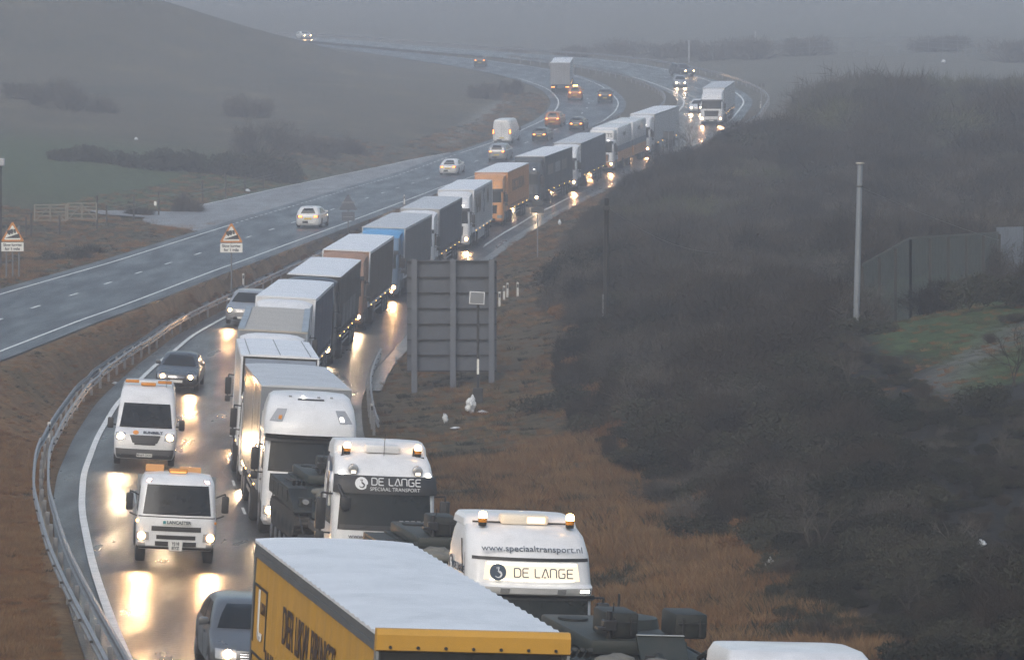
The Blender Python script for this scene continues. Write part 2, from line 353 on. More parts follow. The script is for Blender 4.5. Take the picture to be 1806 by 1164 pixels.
    for sg in (-1,1):
        mb.box(min(sg*.38,sg*.48),max(sg*.38,sg*.48),1.2,6.2,.78,.98)
        mb.box(min(sg*.75,sg*1.18),max(sg*.75,sg*1.18),2.75,3.75,.42,.95,b=.05)
    mb.box(-.45,.45,3.9,5.0,.98,1.08); mb.obj('chassis_frame',CHASS,t)
    for y in (1.35,4.55): 
        for sg in (-1,1): wheel(t,sg*1.08,y,.5,.32 if y<2 else .55,sg)
    for sg in (-1,1):
        pts=[(1.35+.62*math.cos(a),.5+.62*math.sin(a)) for a in [math.pi*k/12 for k in range(13)]]
        MB().prism(pts,'x',min(sg*.9,sg*1.25),max(sg*.9,sg*1.25)).obj('wheel_arch',BLACK,t)
    return S
def build_trailer(t, y0, L, side, front, roof, H=4.0, z0=1.12, lower=None, rail=None, ripple=.02, straps=True, doors=None, roofridge=False, sag=.03, lights=False, hw=1.275, axles=True, nose=True):
    y1=y0+L; rail=rail or GALV
    # roof sheet, slightly uneven
    mb=MB(); nx=8; ny=int(L/(.19 if roofridge else .28))
    v=[];f=[]
    for j in range(ny+1):
        for i in range(nx+1):
            a=-1+2*i/nx; z=H+.05-.05*abs(a)**3
            z+= (.012 if roofridge else .004)*math.sin(j*math.pi) + (.028*(j%2) if roofridge else 0) - (sag*(.5+.5*math.cos(j*.9)))*(1-a*a)*.5
            v.append((a*(hw+.01),y0-.01+(L+.02)*j/ny,z))
    for j in range(ny):
        for i in range(nx): a=j*(nx+1)+i; f.append((a,a+1,a+nx+2,a+nx+1))
    m=len(v); v+=[(p[0],p[1],H-.03) for p in v]
    w=nx+1
    for j in range(ny):
        for i in (0,nx): a=j*w+i; f.append((a,a+w,m+a+w,m+a))
    for i in range(nx):
        for j in (0,ny): a=j*w+i; f.append((a,a+1,m+a+1,m+a))
    mb.add(v,f); mb.obj('trailer_roof',roof,t,50)
    # curtains / side walls
    for sg in (-1,1):
        mb=MB(); ny=int(L/.16); nz=6; v=[]; f=[]
        for j in range(ny+1):
            for k in range(nz+1):
                s=k/nz; x=sg*(hw-.012+(.022*math.exp(-((((L*j/ny)%3.3)-1.65)/.09)**2) if ripple>.006 else 0)+ripple*math.sin(j*1.9+1.3*math.sin(j*.37))*(.4+.6*s)*(1 if k not in(0,) else .6)+.02*math.sin(math.pi*s)*(1 if ripple>.006 else 0))
                v.append((x,y0+.06+(L-.12)*j/ny,z0+.05+(H-.19-z0)*s))
        w=nz+1
        f=[(j*w+k,j*w+k+1,(j+1)*w+k+1,(j+1)*w+k) for j in range(ny) for k in range(nz)]
        o=mb.add(v,f).obj('side_curtain' if ripple>.006 else 'side_wall',side,t,50)
        if straps:
            s_=MB()
            for j in range(int(L/.62)):
                y=y0+.4+j*.62; s_.box(min(sg*(hw+.012),sg*(hw-.02)),max(sg*(hw+.012),sg*(hw-.02)),y,y+.05,z0-.12,z0+.28)
            s_.obj('curtain_strap',BLACK,o)
    mb=MB()
    for sg in (-1,1):
        a,b=min(sg*(hw-.06),sg*(hw+.008)),max(sg*(hw-.06),sg*(hw+.008))
        mb.box(a,b,y0+.01,y1-.01,H-.14,H-.028); mb.box(a,b,y0+.01,y1-.01,z0-.08,z0+.06)
        for y in (y0,y1-.1): mb.box(a,b,y-.004,y+.11,z0+.06,H-.14)
    mb.obj('body_rail',rail,t)
    MB().box(-hw+.062,hw-.062,y0+.012,y0+.06,z0-.05,H-.03).obj('front_bulkhead',front,t)
    d=MB(); 
    for sg in (-1,1): d.box(min(sg*.006,sg*(hw-.065)),max(sg*.006,sg*(hw-.065)),y1-.05,y1-.01,z0,H-.032)
    for x in (-.75,-.3,.3,.75): d.tube((x,y1+.01,z0+.05),(x,y1+.01,H-.1),.018,mi=1)
    d.obj('rear_doors',[doors or front,STEEL],t)
    mb=MB()
    for sg in (-1,1): mb.box(min(sg*.5,sg*.62),max(sg*.5,sg*.62),y0+.3,y1-.1,.82,z0-.08)
    for k in range(int(L/1.2)): mb.box(-1.18,1.18,y0+.6+k*1.2,y0+.68+k*1.2,z0-.16,z0-.082)
    mb.box(-1.2,1.2,y1-.25,y1-.12,.5,.66); 
    for sg in (-1,1): mb.box(min(sg*.8,sg*.9),max(sg*.8,sg*.9),y1-.25,y1-.15,.6,z0-.08)
    mb.obj('trailer_frame',CHASS,t)
    if axles:
        ys=[y1-5.2,y1-3.9,y1-2.6] if L>11 else [y1-3.4,y1-2.1]
        for y in ys:
            for sg in (-1,1): wheel(t,sg*1.08,y,.48,.38,sg)
        mb=MB()
        for sg in (-1,1):
            yf=y0+3.6
            for z in (.55,.8): 
                if ys[0]-.7>yf: mb.box(min(sg*1.2,sg*1.23),max(sg*1.2,sg*1.23),yf,ys[0]-.65,z-.05,z+.05)
        if ys[0]-.7>y0+3.6: mb.obj('side_guard',GALV if lower is None else lower,t)
    if lower is not None:
        mb=MB()
        for sg in (-1,1): mb.box(min(sg*1.235,sg*1.255),max(sg*1.235,sg*1.255),y0+1.0,ys[0]-.6,.35,z0-.09)
        mb.obj('side_skirt',lower,t)
    if lights:
        for sg in (-1,1): MB().box(min(sg*.72,sg*1.18),max(sg*.72,sg*1.18),y1-.10,y1-.06,.72,.86,b=.01).obj('tail_light',TAIL,t)
    mk=MB()
    for sg in (-1,1):
        for k in range(int(L/2.6)): mk.box(min(sg*(hw-.02),sg*(hw+.02)),max(sg*(hw-.02),sg*(hw+.02)),y0+1.5+k*2.6,y0+1.6+k*2.6,z0-.07,z0-.03)
    mk.obj('side_marker',AMB,t)
# ---------------------------------------------------------------- tracked vehicle carried on a low loader
OLIVE=pm('army_green',(.020,.027,.024),.55,dirt=.5,dcol=(.05,.044,.036),scale=2.2)
OLIVED=pm('army_green_dark',(.011,.014,.013),.6,dirt=.5,dcol=(.06,.055,.045),scale=3)
CANVAS=pm('tarpaulin',(.16,.155,.135),.75,dirt=.5,scale=4)
TRACKM=pm('track_links',(.028,.026,.024),.65,dirt=.7,dcol=(.075,.06,.045),scale=5)
def army(name,label,variant=0):
    BO=.35; t=thing(name,label,'army vehicle','tracked army vehicles carried on the low loaders'); L=5.4
    mb=MB()
    # lower hull with sloped glacis (side profile y,z), front faces -y
    mb.prism([(.35,.5),(0,.85),(.1,1.05),(1.5,1.72),(L-.1,1.78),(L,1.2),(L-.2,.5)],'x',-.92,.92)
    mb.obj('hull',OLIVE,t)
    mb=MB()
    for sg in (-1,1): mb.prism([(.0,1.02),(.1,1.14),(1.35,1.68),(L-.1,1.72),(L,1.3),(L-.05,1.1)],'x',min(sg*.925,sg*1.4),max(sg*.925,sg*1.4))
    mb.obj('sponson',OLIVED if variant==0 else OLIVE,t)
    for sg in (-1,1):
        tr=MB(); pts=[(.55,.02),(L-.8,.02),(L-.25,.35),(L-.12,.62),(L-.35,.92),(.5,1.0),(.12,.85),(.05,.6),(.2,.3)]
        tr.prism(pts,'x',min(sg*.98,sg*1.36),max(sg*.98,sg*1.36))
        n=len(pts)
        for i in range(n):
            a,b=pts[i],pts[(i+1)%n]; d=math.dist(a,b); ux,uz=(b[0]-a[0])/d,(b[1]-a[1])/d
            for q in range(int(d/.15)):
                y=a[0]+ux*(q+.5)*.15; z=a[1]+uz*(q+.5)*.15
                x0,x1=min(sg*.97,sg*1.37),max(sg*.97,sg*1.37); o=.03
                P=[(y-ux*.04+uz*o,z-uz*.04-ux*o),(y+ux*.04+uz*o,z+uz*.04-ux*o),(y+ux*.04-uz*.02,z+uz*.04+ux*.02),(y-ux*.04-uz*.02,z-uz*.04+ux*.02)]
                tr.prism(P,'x',x0,x1)
        tr.obj('track',TRACKM,t)
        for k in range(5): w=MB().lathe([(-.14,.3),(.14,.3),(.15,.2),(.17,.08)] if sg>0 else [(-.17,.08),(-.15,.2),(-.14,.3),(.14,.3)],(sg*1.22,.85+k*.85,.38),n=18).obj('road_wheel',OLIVED,t,30)
    # superstructure
    mb=MB(); mb.box(-.85,.85,1.7,L-.4,1.79,2.12,b=.05); mb.lathe([(0,.55),(.22,.5),(.26,.3)],(.35,3.6,2.12),'z',18); mb.obj('superstructure',OLIVE,t,30)
    # two big stowage boxes on top
    for sg in (-1,1):
        b=MB().box(BO+sg*.61-.29,BO+sg*.61+.29,1.9,2.75,2.14,2.72,b=.06).obj('stowage_box',OLIVED,t,30)
        m=MB(); m.box(BO+sg*.61-.24,BO+sg*.61+.24,1.865,1.9,2.48,2.51); m.tube((BO+sg*.61-.15,1.88,2.2),(BO+sg*.61-.15,1.88,2.6),.018); m.tube((BO+sg*.61+.15,1.88,2.2),(BO+sg*.61+.15,1.88,2.6),.018); m.obj('hinge',BLACK,b)
    # sloped centre plate with pale edge
    m=MB(); m.prism([(1.12,1.5),(1.16,1.46),(1.76,2.2),(1.7,2.24)],'x',BO-.42,BO+.42); o=m.obj('glacis_plate',OLIVE,t)
    MB().box(BO-.42,BO+.42,1.66,1.72,2.245,2.262).obj('plate_edge',pm('worn_edge',(.45,.47,.48),.5,dirt=.3),o)
    MB().box(-.06,.12,1.15,1.18,1.72,1.9,b=.01).obj('hatch_catch',BLACK,o)
    if variant!=1: text('ZN',.11,PLATEW,o,Matrix.Translation((.1,1.24,1.95))@Matrix.Rotation(R(60),4,'X')) if False else None
    # headlamps in brackets, tow cable, smoke tubes, gun tube, rolled tarpaulin
    for sg in (-1,1):
        h=MB(); h.box(sg*1.08-.17,sg*1.08+.17,.22,.42,1.18,1.5,b=.03); h=h.obj('lamp_bracket',OLIVED,t)
        MB().lathe([(0,.085),(.05,.1),(.12,.09)],(sg*1.08,.16,1.36),'y',18).obj('lamp',LENS,h,40)
    m=MB()
    for k in range(14): m.tube((-.7+k*.09,.75+k*.06,1.44+k*.028),(-.66+k*.09,.79+k*.06,1.475+k*.028),.035,n=6)
    m.path([(-.2,1.2,1.62),(-.6,.6,1.38),(-.75,.3,1.55)],.02); m.obj('tow_chain',BLACK,t)
    for sg in (-1,1):
        m=MB()
        for k in range(3): m.tube((sg*(.98+.13*k),1.45,1.8),(sg*(1.02+.13*k),1.15,2.0),.05,n=10)
        m.obj('smoke_discharger',OLIVED,t,30)
    m=MB(); m.tube((.3,1.6,1.85),(-.1,.1,1.62),.085,.07,12); m.tube((-.1,.1,1.62),(-.12,.0,1.6),.095,.095,12); m.obj('gun_barrel',OLIVED,t,30)
    rnd=random.Random(variant+3)
    for sg in (-1,1):
        m=MB()
        for k in range(4): m.box(min(sg*1.402,sg*1.43),max(sg*1.402,sg*1.43),1.35+k*.95,2.2+k*.95,1.2,1.62,b=.01)
        m.obj('side_bin',OLIVED,t)
        m=MB(); m.tube((sg*1.15,1.6,1.78),(sg*1.2,3.1,1.8),.025); m.box(sg*1.16-.09,sg*1.16+.09,3.1,3.4,1.76,1.8); m.obj('shovel',TRACKM,t)
        MB().lathe([(0,.27),(.05,.27),(.07,.2)],(sg*.45,4.3,2.12),'z',18).obj('hatch',OLIVED,t,30)
    g_=MB()
    for k in range(9): g_.box(-.75,.0,1.78+k*.0+.02,1.8,1.82+k*.03,1.835+k*.03)
    for k in range(7): g_.box(-.8+k*.13,-.74+k*.13,.55,1.2,1.33+.012*k,1.36+.012*k)
    g_.obj('engine_grille',BLACK,t)
    m=MB()
    for k in range(16): x=-.9+rnd.random()*1.9; y=.35+rnd.random()*1.1; z=1.12+y*.43; a=.04+rnd.random()*.07; m.box(x-a,x+a,y-a,y+a,z-.05,z+.04+rnd.random()*.08,b=.01)
    m.obj('fitting',OLIVED,t)
    m=MB()
    for sg in (-1,1):
        m.path([(sg*1.3,.1,1.1),(sg*1.15,-.7,.05)],.02); m.path([(sg*1.3,5.3,1.1),(sg*1.15,6.0,.05)],.02)
    m.obj('lashing_chain',BLACK,t)
    m=MB()
    for k in range(9 if variant!=0 else 5):
        x=-.75+rnd.random()*1.1; y=.6+rnd.random()*.6; z=1.3+(y-.1)*.42; a=.12+rnd.random()*.14
        bm=bmesh.new(); bmesh.ops.create_icosphere(bm,subdivisions=2,radius=1)
        for p in bm.verts: p.co=Vector((x+p.co.x*a*1.3*(1+.25*rnd.random()),y+p.co.y*a*(1+.25*rnd.random()),z+p.co.z*a*.7*(1+.4*rnd.random())))
        bm.verts.index_update(); m.add([p.co[:] for p in bm.verts],[[q.index for q in g.verts] for g in bm.faces]); bm.free()
    m.obj('tarpaulin',CANVAS,t,60)
    m=MB(); m.tube((-.5,1.9,2.1),(-.5,1.9,2.75),.05); m.box(-.62,-.38,1.8,2.0,2.3,2.55,b=.03); m.tube((-.45,1.85,2.75),(-.45,1.85,2.95),.012); m.path([(.1,3.4,2.1),(.1,3.4,2.9)],.02)
    m.box(-.75,-.6,1.7,1.9,2.35,2.4); m.obj('sight_mast',BLACK,t)
    if variant==0: 
        MB().lathe([(-.03,.12),(.02,.13),(.05,.05)],(.3,.95,1.98),'z',12).obj('orange_cap',AMBD,t); MB().tube((.3,.93,1.6),(.3,.95,1.95),.11,.1,12).obj('exhaust_tube',OLIVE,t)
    return t
def low_deck(t,y0,y1):
    mb=MB()
    mb.box(-1.08,1.08,y0+2.2,y1,.72,.9); mb.box(-1.0,1.0,y0-1.2,y0+1.2,1.12,1.3); mb.prism([(y0+1.2,1.3),(y0+1.2,1.1),(y0+2.2,.72),(y0+2.2,.9)],'x',-1.0,1.0)
    for k in range(int((y1-y0-2)/.9)): mb.box(-1.1,1.1,y0+2.4+k*.9,y0+2.47+k*.9,.903,.93)
    mb.obj('low_loader_deck',pm('deck_steel',(.09,.085,.08),.55,dirt=.5),t)
    for k in range(4):
        for sg in (-1,1): wheel(t,sg*.92,y1-.7-k*.95,.34,.36,sg)
# ---------------------------------------------------------------- yellow-orange flashing beacon
def beacon(parent,x,y,z,s=1.0,lit=True,M=None):
    o=MB().lathe([(0,.07*s),(.05*s,.075*s),(.06*s,.06*s)],(x,y,z),'z',16).obj('beacon_base',BLACK,parent,30)
    o2=MB().lathe([(.06*s,.078*s),(.2*s,.075*s),(.24*s,.06*s),(.25*s,.02*s)] if not lit else [(.06*s,.078*s),(.13*s,.078*s),(.131*s,.03*s)],(x,y,z),'z',16).obj('beacon',AMBD,parent,30)
    if lit: MB().lathe([(.132*s,.07*s),(.2*s,.072*s),(.24*s,.055*s),(.25*s,.02*s)],(x,y,z),'z',16).obj('bulb',em('beacon_glow',(1,.58,.22),17),o2,30)
    return o2
# ---------------------------------------------------------------- placement helpers (survey of the site: x right, y away, z up; camera at (0,0,10))
def W(px,py,D): return ((px-903)*D/F, D, CZ-(py-YH)*D/F)
def lerp(tab):
    a=np.array(sorted(tab),float); return lambda d: np.interp(d,a[:,0],a[:,1])
def smooth(tab,k=9,lo=20,hi=720):
    f=lerp(tab); xs=np.arange(lo-60,hi+60,1.0); a=np.array(sorted(tab),float)
    ys=f(xs); s0=(a[1,1]-a[0,1])/(a[1,0]-a[0,0]); ys=np.where(xs<a[0,0],a[0,1]+(xs-a[0,0])*s0,ys)
    s1=(a[-1,1]-a[-2,1])/(a[-1,0]-a[-2,0]); ys=np.where(xs>a[-1,0],a[-1,1]+(xs-a[-1,0])*s1,ys)
    ker=np.hanning(2*k+3)[1:-1]; ker/=ker.sum(); ys=np.convolve(np.pad(ys,k,mode='edge'),ker,'valid')
    return lambda d: np.interp(d,xs,ys)
H_RC=smooth([(30,10.9),(45,10.5),(66,10.35),(88,10.15),(100,10.1),(119,10.05),(135,9.75),(148,9.35),(168,8.9),(190,8.1),(207,7.35),(225,6.45),(247,5.4),(272,4.2),(295,2.9),(315,1.5),(337,-.3),(378,-3.6),(446,-9.2),(640,-24.7),(700,-29.5)],6)
H_LC=smooth([(30,10),(100,8.6),(142,7.6),(171,6.8),(210,5.5),(248,4.0),(290,2.3),(330,.6),(348,-.6),(378,-2.9),(400,-4.9),(446,-8.8),(640,-24.3),(700,-29.1)],6)
ZR=lambda d: CZ-H_RC(d); ZL=lambda d: CZ-H_LC(d)
RCL=smooth([(20,4),(35,-.4),(46,-3.2),(57,-5.3),(71,-7.7),(78,-8.9),(88,-10.5),(102,-12.5),(114,-13.9),(127,-15.0),(140,-15.8),(160,-16.2),(177,-16.1),(190,-15.4),(207,-14.0),(225,-12.2),(247,-10.3),(272,-8.2),(295,-5.2),(313,-1.8),(333,1.6),(353,6.3),(380,13.0),(408,18.7),(434,21.4),(446,21.7)],6)
RCR=smooth([(20,14),(35,9.8),(46,8.0),(53,6.6),(60,5.1),(71,2.9),(84,-.6),(100,-3.6),(119,-5.7),(135,-6.9),(148,-7.5),(164,-7.5),(178,-6.9),(204,-5.6),(225,-4.3),(242,-2.6),(260,-.8),(282,1.7),(302,4.8),(325,9.3),(348,14.3),(375,20.0),(404,25.2),(436,28.9),(446,29.3)],6)
LCC=smooth([(30,-32.5),(60,-30.5),(100,-28),(142,-25),(171,-23.6),(186,-22.3),(204,-20.9),(221,-19.1),(241,-17.1),(252,-15.9),(274,-13.6),(285,-12.4),(308,-9.9),(330,-7.2),(354,-3.2),(374,.7),(390,3.9),(408,6.9),(428,9.0),(446,9.9)],6)
LCRf=smooth([(30,-28.8),(100,-24.3),(145,-21.2),(164,-20.1),(177,-19),(204,-16.9),(224,-14.9),(260,-11.2),(308,-6.3),(330,-3.6),(354,.5),(380,5.4),(408,10.5),(426,12.6),(446,13.7)],6)
LCLf=smooth([(30,-36.4),(100,-32),(145,-28.9),(182,-26.5),(218,-23.1),(258,-19.3),(306,-14),(330,-11),(354,-7.1),(390,.2),(410,3.6),(428,5.4),(446,6.1)],6)
def DofY(Hf,y):
    ds=np.arange(400,700,.5); yy=YH+Hf(ds)*F/ds; return float(np.interp(-y,-yy,ds))
def far(Hf,pairs):
    o=[]
    for (ax,ay),(bx,by) in pairs:
        a=DofY(Hf,ay); b=DofY(Hf,by); o.append(((ax-903)*a/F,a,(bx-903)*b/F,b))
    return o
def edge_tables(fl,fr,Hf,sup,pairs):
    L=[];Rr=[]
    for d in np.arange(24,447,1.5):
        e=sup(d); xl,xr=float(fl(d)),float(fr(d)); w=(xr-xl)/2
        L.append((xl,d,CZ-float(Hf(d))+e*w)); Rr.append((xr,d,CZ-float(Hf(d))-e*w))
    p=far(Hf,pairs); prev=(L[-1][0],L[-1][1],Rr[-1][0],Rr[-1][1])
    for q in p:
        n=max(2,int(math.dist(prev[:2],q[:2])/2))
        for i in range(1,n+1):
            s=i/n; a=[prev[k]+(q[k]-prev[k])*s for k in range(4)]
            L.append((a[0],a[1],CZ-float(Hf(a[1])))); Rr.append((a[2],a[3],CZ-float(Hf(a[3]))))
        prev=q
    L=np.array(L); Rr=np.array(Rr)
    for A in (L,Rr):            # round off the surveyed corners
        B=A.copy()
        for _ in range(30): B[1:-1]=(B[:-2]+2*B[1:-1]+B[2:])/4
        k=282; 
        wgt=np.clip((np.arange(len(A))-k+25)/20,0,1)[:,None]; A[:]=A*(1-wgt)+B*wgt
    return L,Rr
supR=lerp([(20,.055),(175,.055),(215,.03),(260,.0),(700,0)]); supL=lerp([(20,0),(700,0)])
RL,RR=edge_tables(RCL,RCR,H_RC,supR,[((1202,168),(1305,167)),((1180,158),(1280,153)),((1150,146),(1235,137)),((1113,135),(1165,120)),((1057,124),(1095,110)),((1005,115),(1030,102)),((930,106),(950,97)),((850,98),(865,91)),((760,91),(770,84)),((680,84),(690,78)),((600,76),(605,70)),((500,69),(500,64)),((380,66),(380,61))])
LL,LR=edge_tables(LCLf,LCRf,H_LC,supL,[((967,156),(1060,150)),((905,135),(1007,132)),((832,120),(945,119)),((760,109),(860,107)),((690,98),(760,97)),((620,88),(680,88)),((560,80),(600,80)),((480,72),(500,74)),((380,68),(380,70))])
def zroad(x,d,side='R'):
    if side=='R':
        m=(RCL(d)+RCR(d))/2; return CZ-H_RC(d)-supR(d)*(x-m)
    return CZ-H_LC(d)
def strip(name, A, B, mat, nx=6, up=0.0, skirt=0.0):
    v=[];f=[]
    for a,b in zip(A,B):
        for i in range(nx+1): s=i/nx; v.append((a[0]+(b[0]-a[0])*s,a[1]+(b[1]-a[1])*s,a[2]+(b[2]-a[2])*s+up))
    w=nx+1; n=len(A)
    f=[(j*w+i,j*w+i+1,(j+1)*w+i+1,(j+1)*w+i) for j in range(n-1) for i in range(nx)]
    if skirt:
        for k in (0,nx):
            o=len(v); v+=[(v[j*w+k][0],v[j*w+k][1],v[j*w+k][2]-skirt) for j in range(n)]
            f+=[(j*w+k,(j+1)*w+k,o+j+1,o+j) for j in range(n-1)]
    return MB().add(v,f)
def offset(A,d,dz=0):   # polyline pushed sideways by d (to the right of travel)
    A=np.asarray(A); T=np.gradient(A[:,:2],axis=0); T/=np.linalg.norm(T,axis=1)[:,None]+1e-9
    B=A.copy(); B[:,0]+=T[:,1]*d; B[:,1]-=T[:,0]*d; B[:,2]+=dz; return B
def resample(A,step):
    A=np.asarray(A); s=np.r_[0,np.cumsum(np.linalg.norm(np.diff(A[:,:2],axis=0),axis=1))]; q=np.arange(0,s[-1],step)
    return np.stack([np.interp(q,s,A[:,k]) for k in range(3)],1)
# ---------------------------------------------------------------- ground materials
def road_mat(name, col, rough0, rough1, patch=.25, warm=0):
    m,nt,out=_new(name); N=nt.nodes; L=nt.links
    b=N.new('ShaderNodeBsdfPrincipled'); L.new(b.outputs[0],out.inputs[0]); tc=N.new('ShaderNodeTexCoord')
    n1=N.new('ShaderNodeTexNoise'); n1.inputs['Scale'].default_value=.35; n1.inputs['Detail'].default_value=7; L.new(tc.outputs['Object'],n1.inputs['Vector'])
    n2=N.new('ShaderNodeTexNoise'); n2.inputs['Scale'].default_value=28; n2.inputs['Detail'].default_value=4; L.new(tc.outputs['Object'],n2.inputs['Vector'])
    cr=N.new('ShaderNodeValToRGB'); cr.color_ramp.elements[0].position=.3; cr.color_ramp.elements[1].position=.72
    cr.color_ramp.elements[0].color=(*[c*(1-patch) for c in col],1); cr.color_ramp.elements[1].color=(*[c*(1+patch) for c in col],1); L.new(n1.outputs[0],cr.inputs[0])
    mx=N.new('ShaderNodeMix'); mx.data_type='RGBA'; mx.blend_type='OVERLAY'; mx.inputs[0].default_value=.5; L.new(cr.outputs[0],mx.inputs[6]); L.new(n2.outputs[0],mx.inputs[7]); L.new(mx.outputs[2],b.inputs['Base Color'])
    mp=N.new('ShaderNodeMapping'); mp.inputs['Scale'].default_value=(.8,.12,1); L.new(tc.outputs['Object'],mp.inputs[0])
    n3=N.new('ShaderNodeTexNoise'); n3.inputs['Scale'].default_value=1; n3.inputs['Detail'].default_value=4; L.new(mp.outputs[0],n3.inputs['Vector'])
    r=N.new('ShaderNodeMapRange'); r.inputs[1].default_value=.35; r.inputs[2].default_value=.68; r.inputs[3].default_value=rough0; r.inputs[4].default_value=rough1; L.new(n3.outputs[0],r.inputs[0]); L.new(r.outputs[0],b.inputs['Roughness'])
    n4=N.new('ShaderNodeTexNoise'); n4.inputs['Scale'].default_value=10; n4.inputs['Detail'].default_value=2; L.new(tc.outputs['Object'],n4.inputs['Vector'])
    bp=N.new('ShaderNodeBump'); bp.inputs['Strength'].default_value=1; bp.inputs['Distance'].default_value=.03; L.new(n4.outputs[0],bp.inputs['Height']); L.new(bp.outputs[0],b.inputs['Normal'])
    b.inputs['Specular IOR Level'].default_value=.42
    return m
ASPH_R=road_mat('wet_asphalt',(.032,.031,.031),.27,.50)
ASPH_L=road_mat('damp_asphalt',(.042,.048,.056),.34,.55,.16)
ASPH_B=road_mat('layby_asphalt',(.20,.203,.208),.4,.65,.2)
LINE=pm('road_paint',(.8,.8,.78),.4,dirt=.4,dcol=(.16,.16,.16),scale=2.5,bump=.3)
SEAM=pm('bitumen_seam',(.012,.012,.013),.3,dirt=.3)
CONC=pm('concrete_channel',(.12,.12,.115),.3,dirt=.5,dcol=(.04,.04,.04),scale=.9)
PAVE=.9
RLo,RRo=offset(RL,-.85),offset(RR,1.15); LLo,LRo=offset(LL,-1.0),offset(LR,1.0)
struct(strip('a',RLo,RRo,ASPH_R,8,skirt=.4).obj('road_near_carriageway',ASPH_R))
struct(strip('a',LLo,LRo,ASPH_L,8,skirt=.4).obj('road_far_carriageway',ASPH_L))
# lay-by and its entry on the far side of the far carriageway
lb_in=np.array([(float(LCLf(d))-.95,d,float(ZL(d))) for d in np.arange(243,366,3)])
lb_out=[]
for p in lb_in:
    w=float(np.interp(p[1],[243,246,251,256,262,268,330,352,365],[.2,1.6,4.6,6.6,7.2,7.0,4.8,2.3,.1])); lb_out.append((p[0]-w,p[1]-w*.1,p[2]+.02))
lb_out=np.array(lb_out)
struct(strip('a',lb_out,lb_in,ASPH_B,4,up=.0,skirt=.3).obj('layby',ASPH_B))
tk=np.array([W(300,384,262),W(262,387,259),W(228,388,256),W(205,386,256)]); tk2=np.array([W(300,374,271),W(282,372,272),W(262,372,272),W(240,378,266)])
tk[:,2]+=.0
TRK=(resample(tk[::-1],1),None)
# right-hand channel beside the near carriageway (wet concrete)
ch=[i for i,p in enumerate(RR) if 150<p[1]<330]
struct(strip('a',offset(RR,1.2,.02)[ch],offset(RR,1.85,.0)[ch],CONC,2,skirt=.3).obj('drainage_channel',CONC))
# white lines
mk=MB()
def addstrip(A,w,up=.012): 
    s=strip('a',offset(A,-w/2),offset(A,w/2),None,1,up=up); mk.add(s.v,s.f)
addstrip(RL,.2); addstrip(RR,.2); addstrip(LR,.15)
addstrip(LL[(LL[:,1]<250)|(np.arange(len(LL))>229)],.15) if False else None
i0=[i for i,p in enumerate(LL) if p[1]<252]; i1=[i for i,p in enumerate(LL) if p[1]>362 or i>285]
addstrip(LL[i0],.17); addstrip(LL[i1],.17)
addstrip(offset(lb_out,.25)[10:],.14)
LCm=np.array([(float(LCC(d)),d,float(ZL(d))) for d in np.arange(100,446,1.0)]); LCm=np.vstack([LCm,(LL[285:]+LR[285:])/2])
def dashes(A,step,ln,w,up=.012,start=0):
    B=resample(A,.5); n=int(step/.5); k=int(ln/.5)
    for j in range(start,len(B)-k-1,n): addstrip(B[j:j+k+1],w,up)
dashes(LCm,9,2,.17); dashes(LL[[i for i,p in enumerate(LL) if 250<p[1]<362]],2,1,.16)
RCm=RL*.5+RR*.5; RCm2=np.array([((float(RCL(d))*.45+float(RCR(d))*.55),d,0) for d in np.arange(24,446,1.5)]); RCm2[:,2]=[zroad(p[0],p[1]) for p in RCm2]
dashes(RCm2,9,2,.13); dashes(RCm[285:],9,2,.13)
# hatched nose of the lay-by
for k in range(7):
    d=252+k*2.0; x=float(LCLf(d)); z=float(ZL(d))+.015; l=.6+k*.55
    mk.add([(x-.3,d,z),(x-.3,d+.35,z),(x-.3-l,d+1.5,z+.01),(x-.3-l,d+1.15,z+.01)],[(0,1,2,3)])
struct(mk.obj('road_marking',LINE))
# bitumen joint wandering along the near carriageway
sm=MB(); J=[]
for d in np.arange(50,180,1.0):
    x=float(RCL(d))*.42+float(RCR(d))*.58-.35+.12*math.sin(d*.31)+.08*math.sin(d*.9); J.append((x,d,zroad(x,d)))
s=strip('a',offset(J,-.035),offset(J,.045),None,1,up=.008); sm.add(s.v,s.f)
for d in (97,124,158):
    J=[(float(RCL(d))+x*(float(RCR(d))-float(RCL(d))),d+.1*math.sin(x*9),0) for x in np.linspace(-.1,1,20)]; J=[(a,b,zroad(a,b)) for a,b,_ in J]; s=strip('a',offset(J,-.03),offset(J,.03),None,1,up=.009); sm.add(s.v,s.f)
struct(sm.obj('road_joint',SEAM))
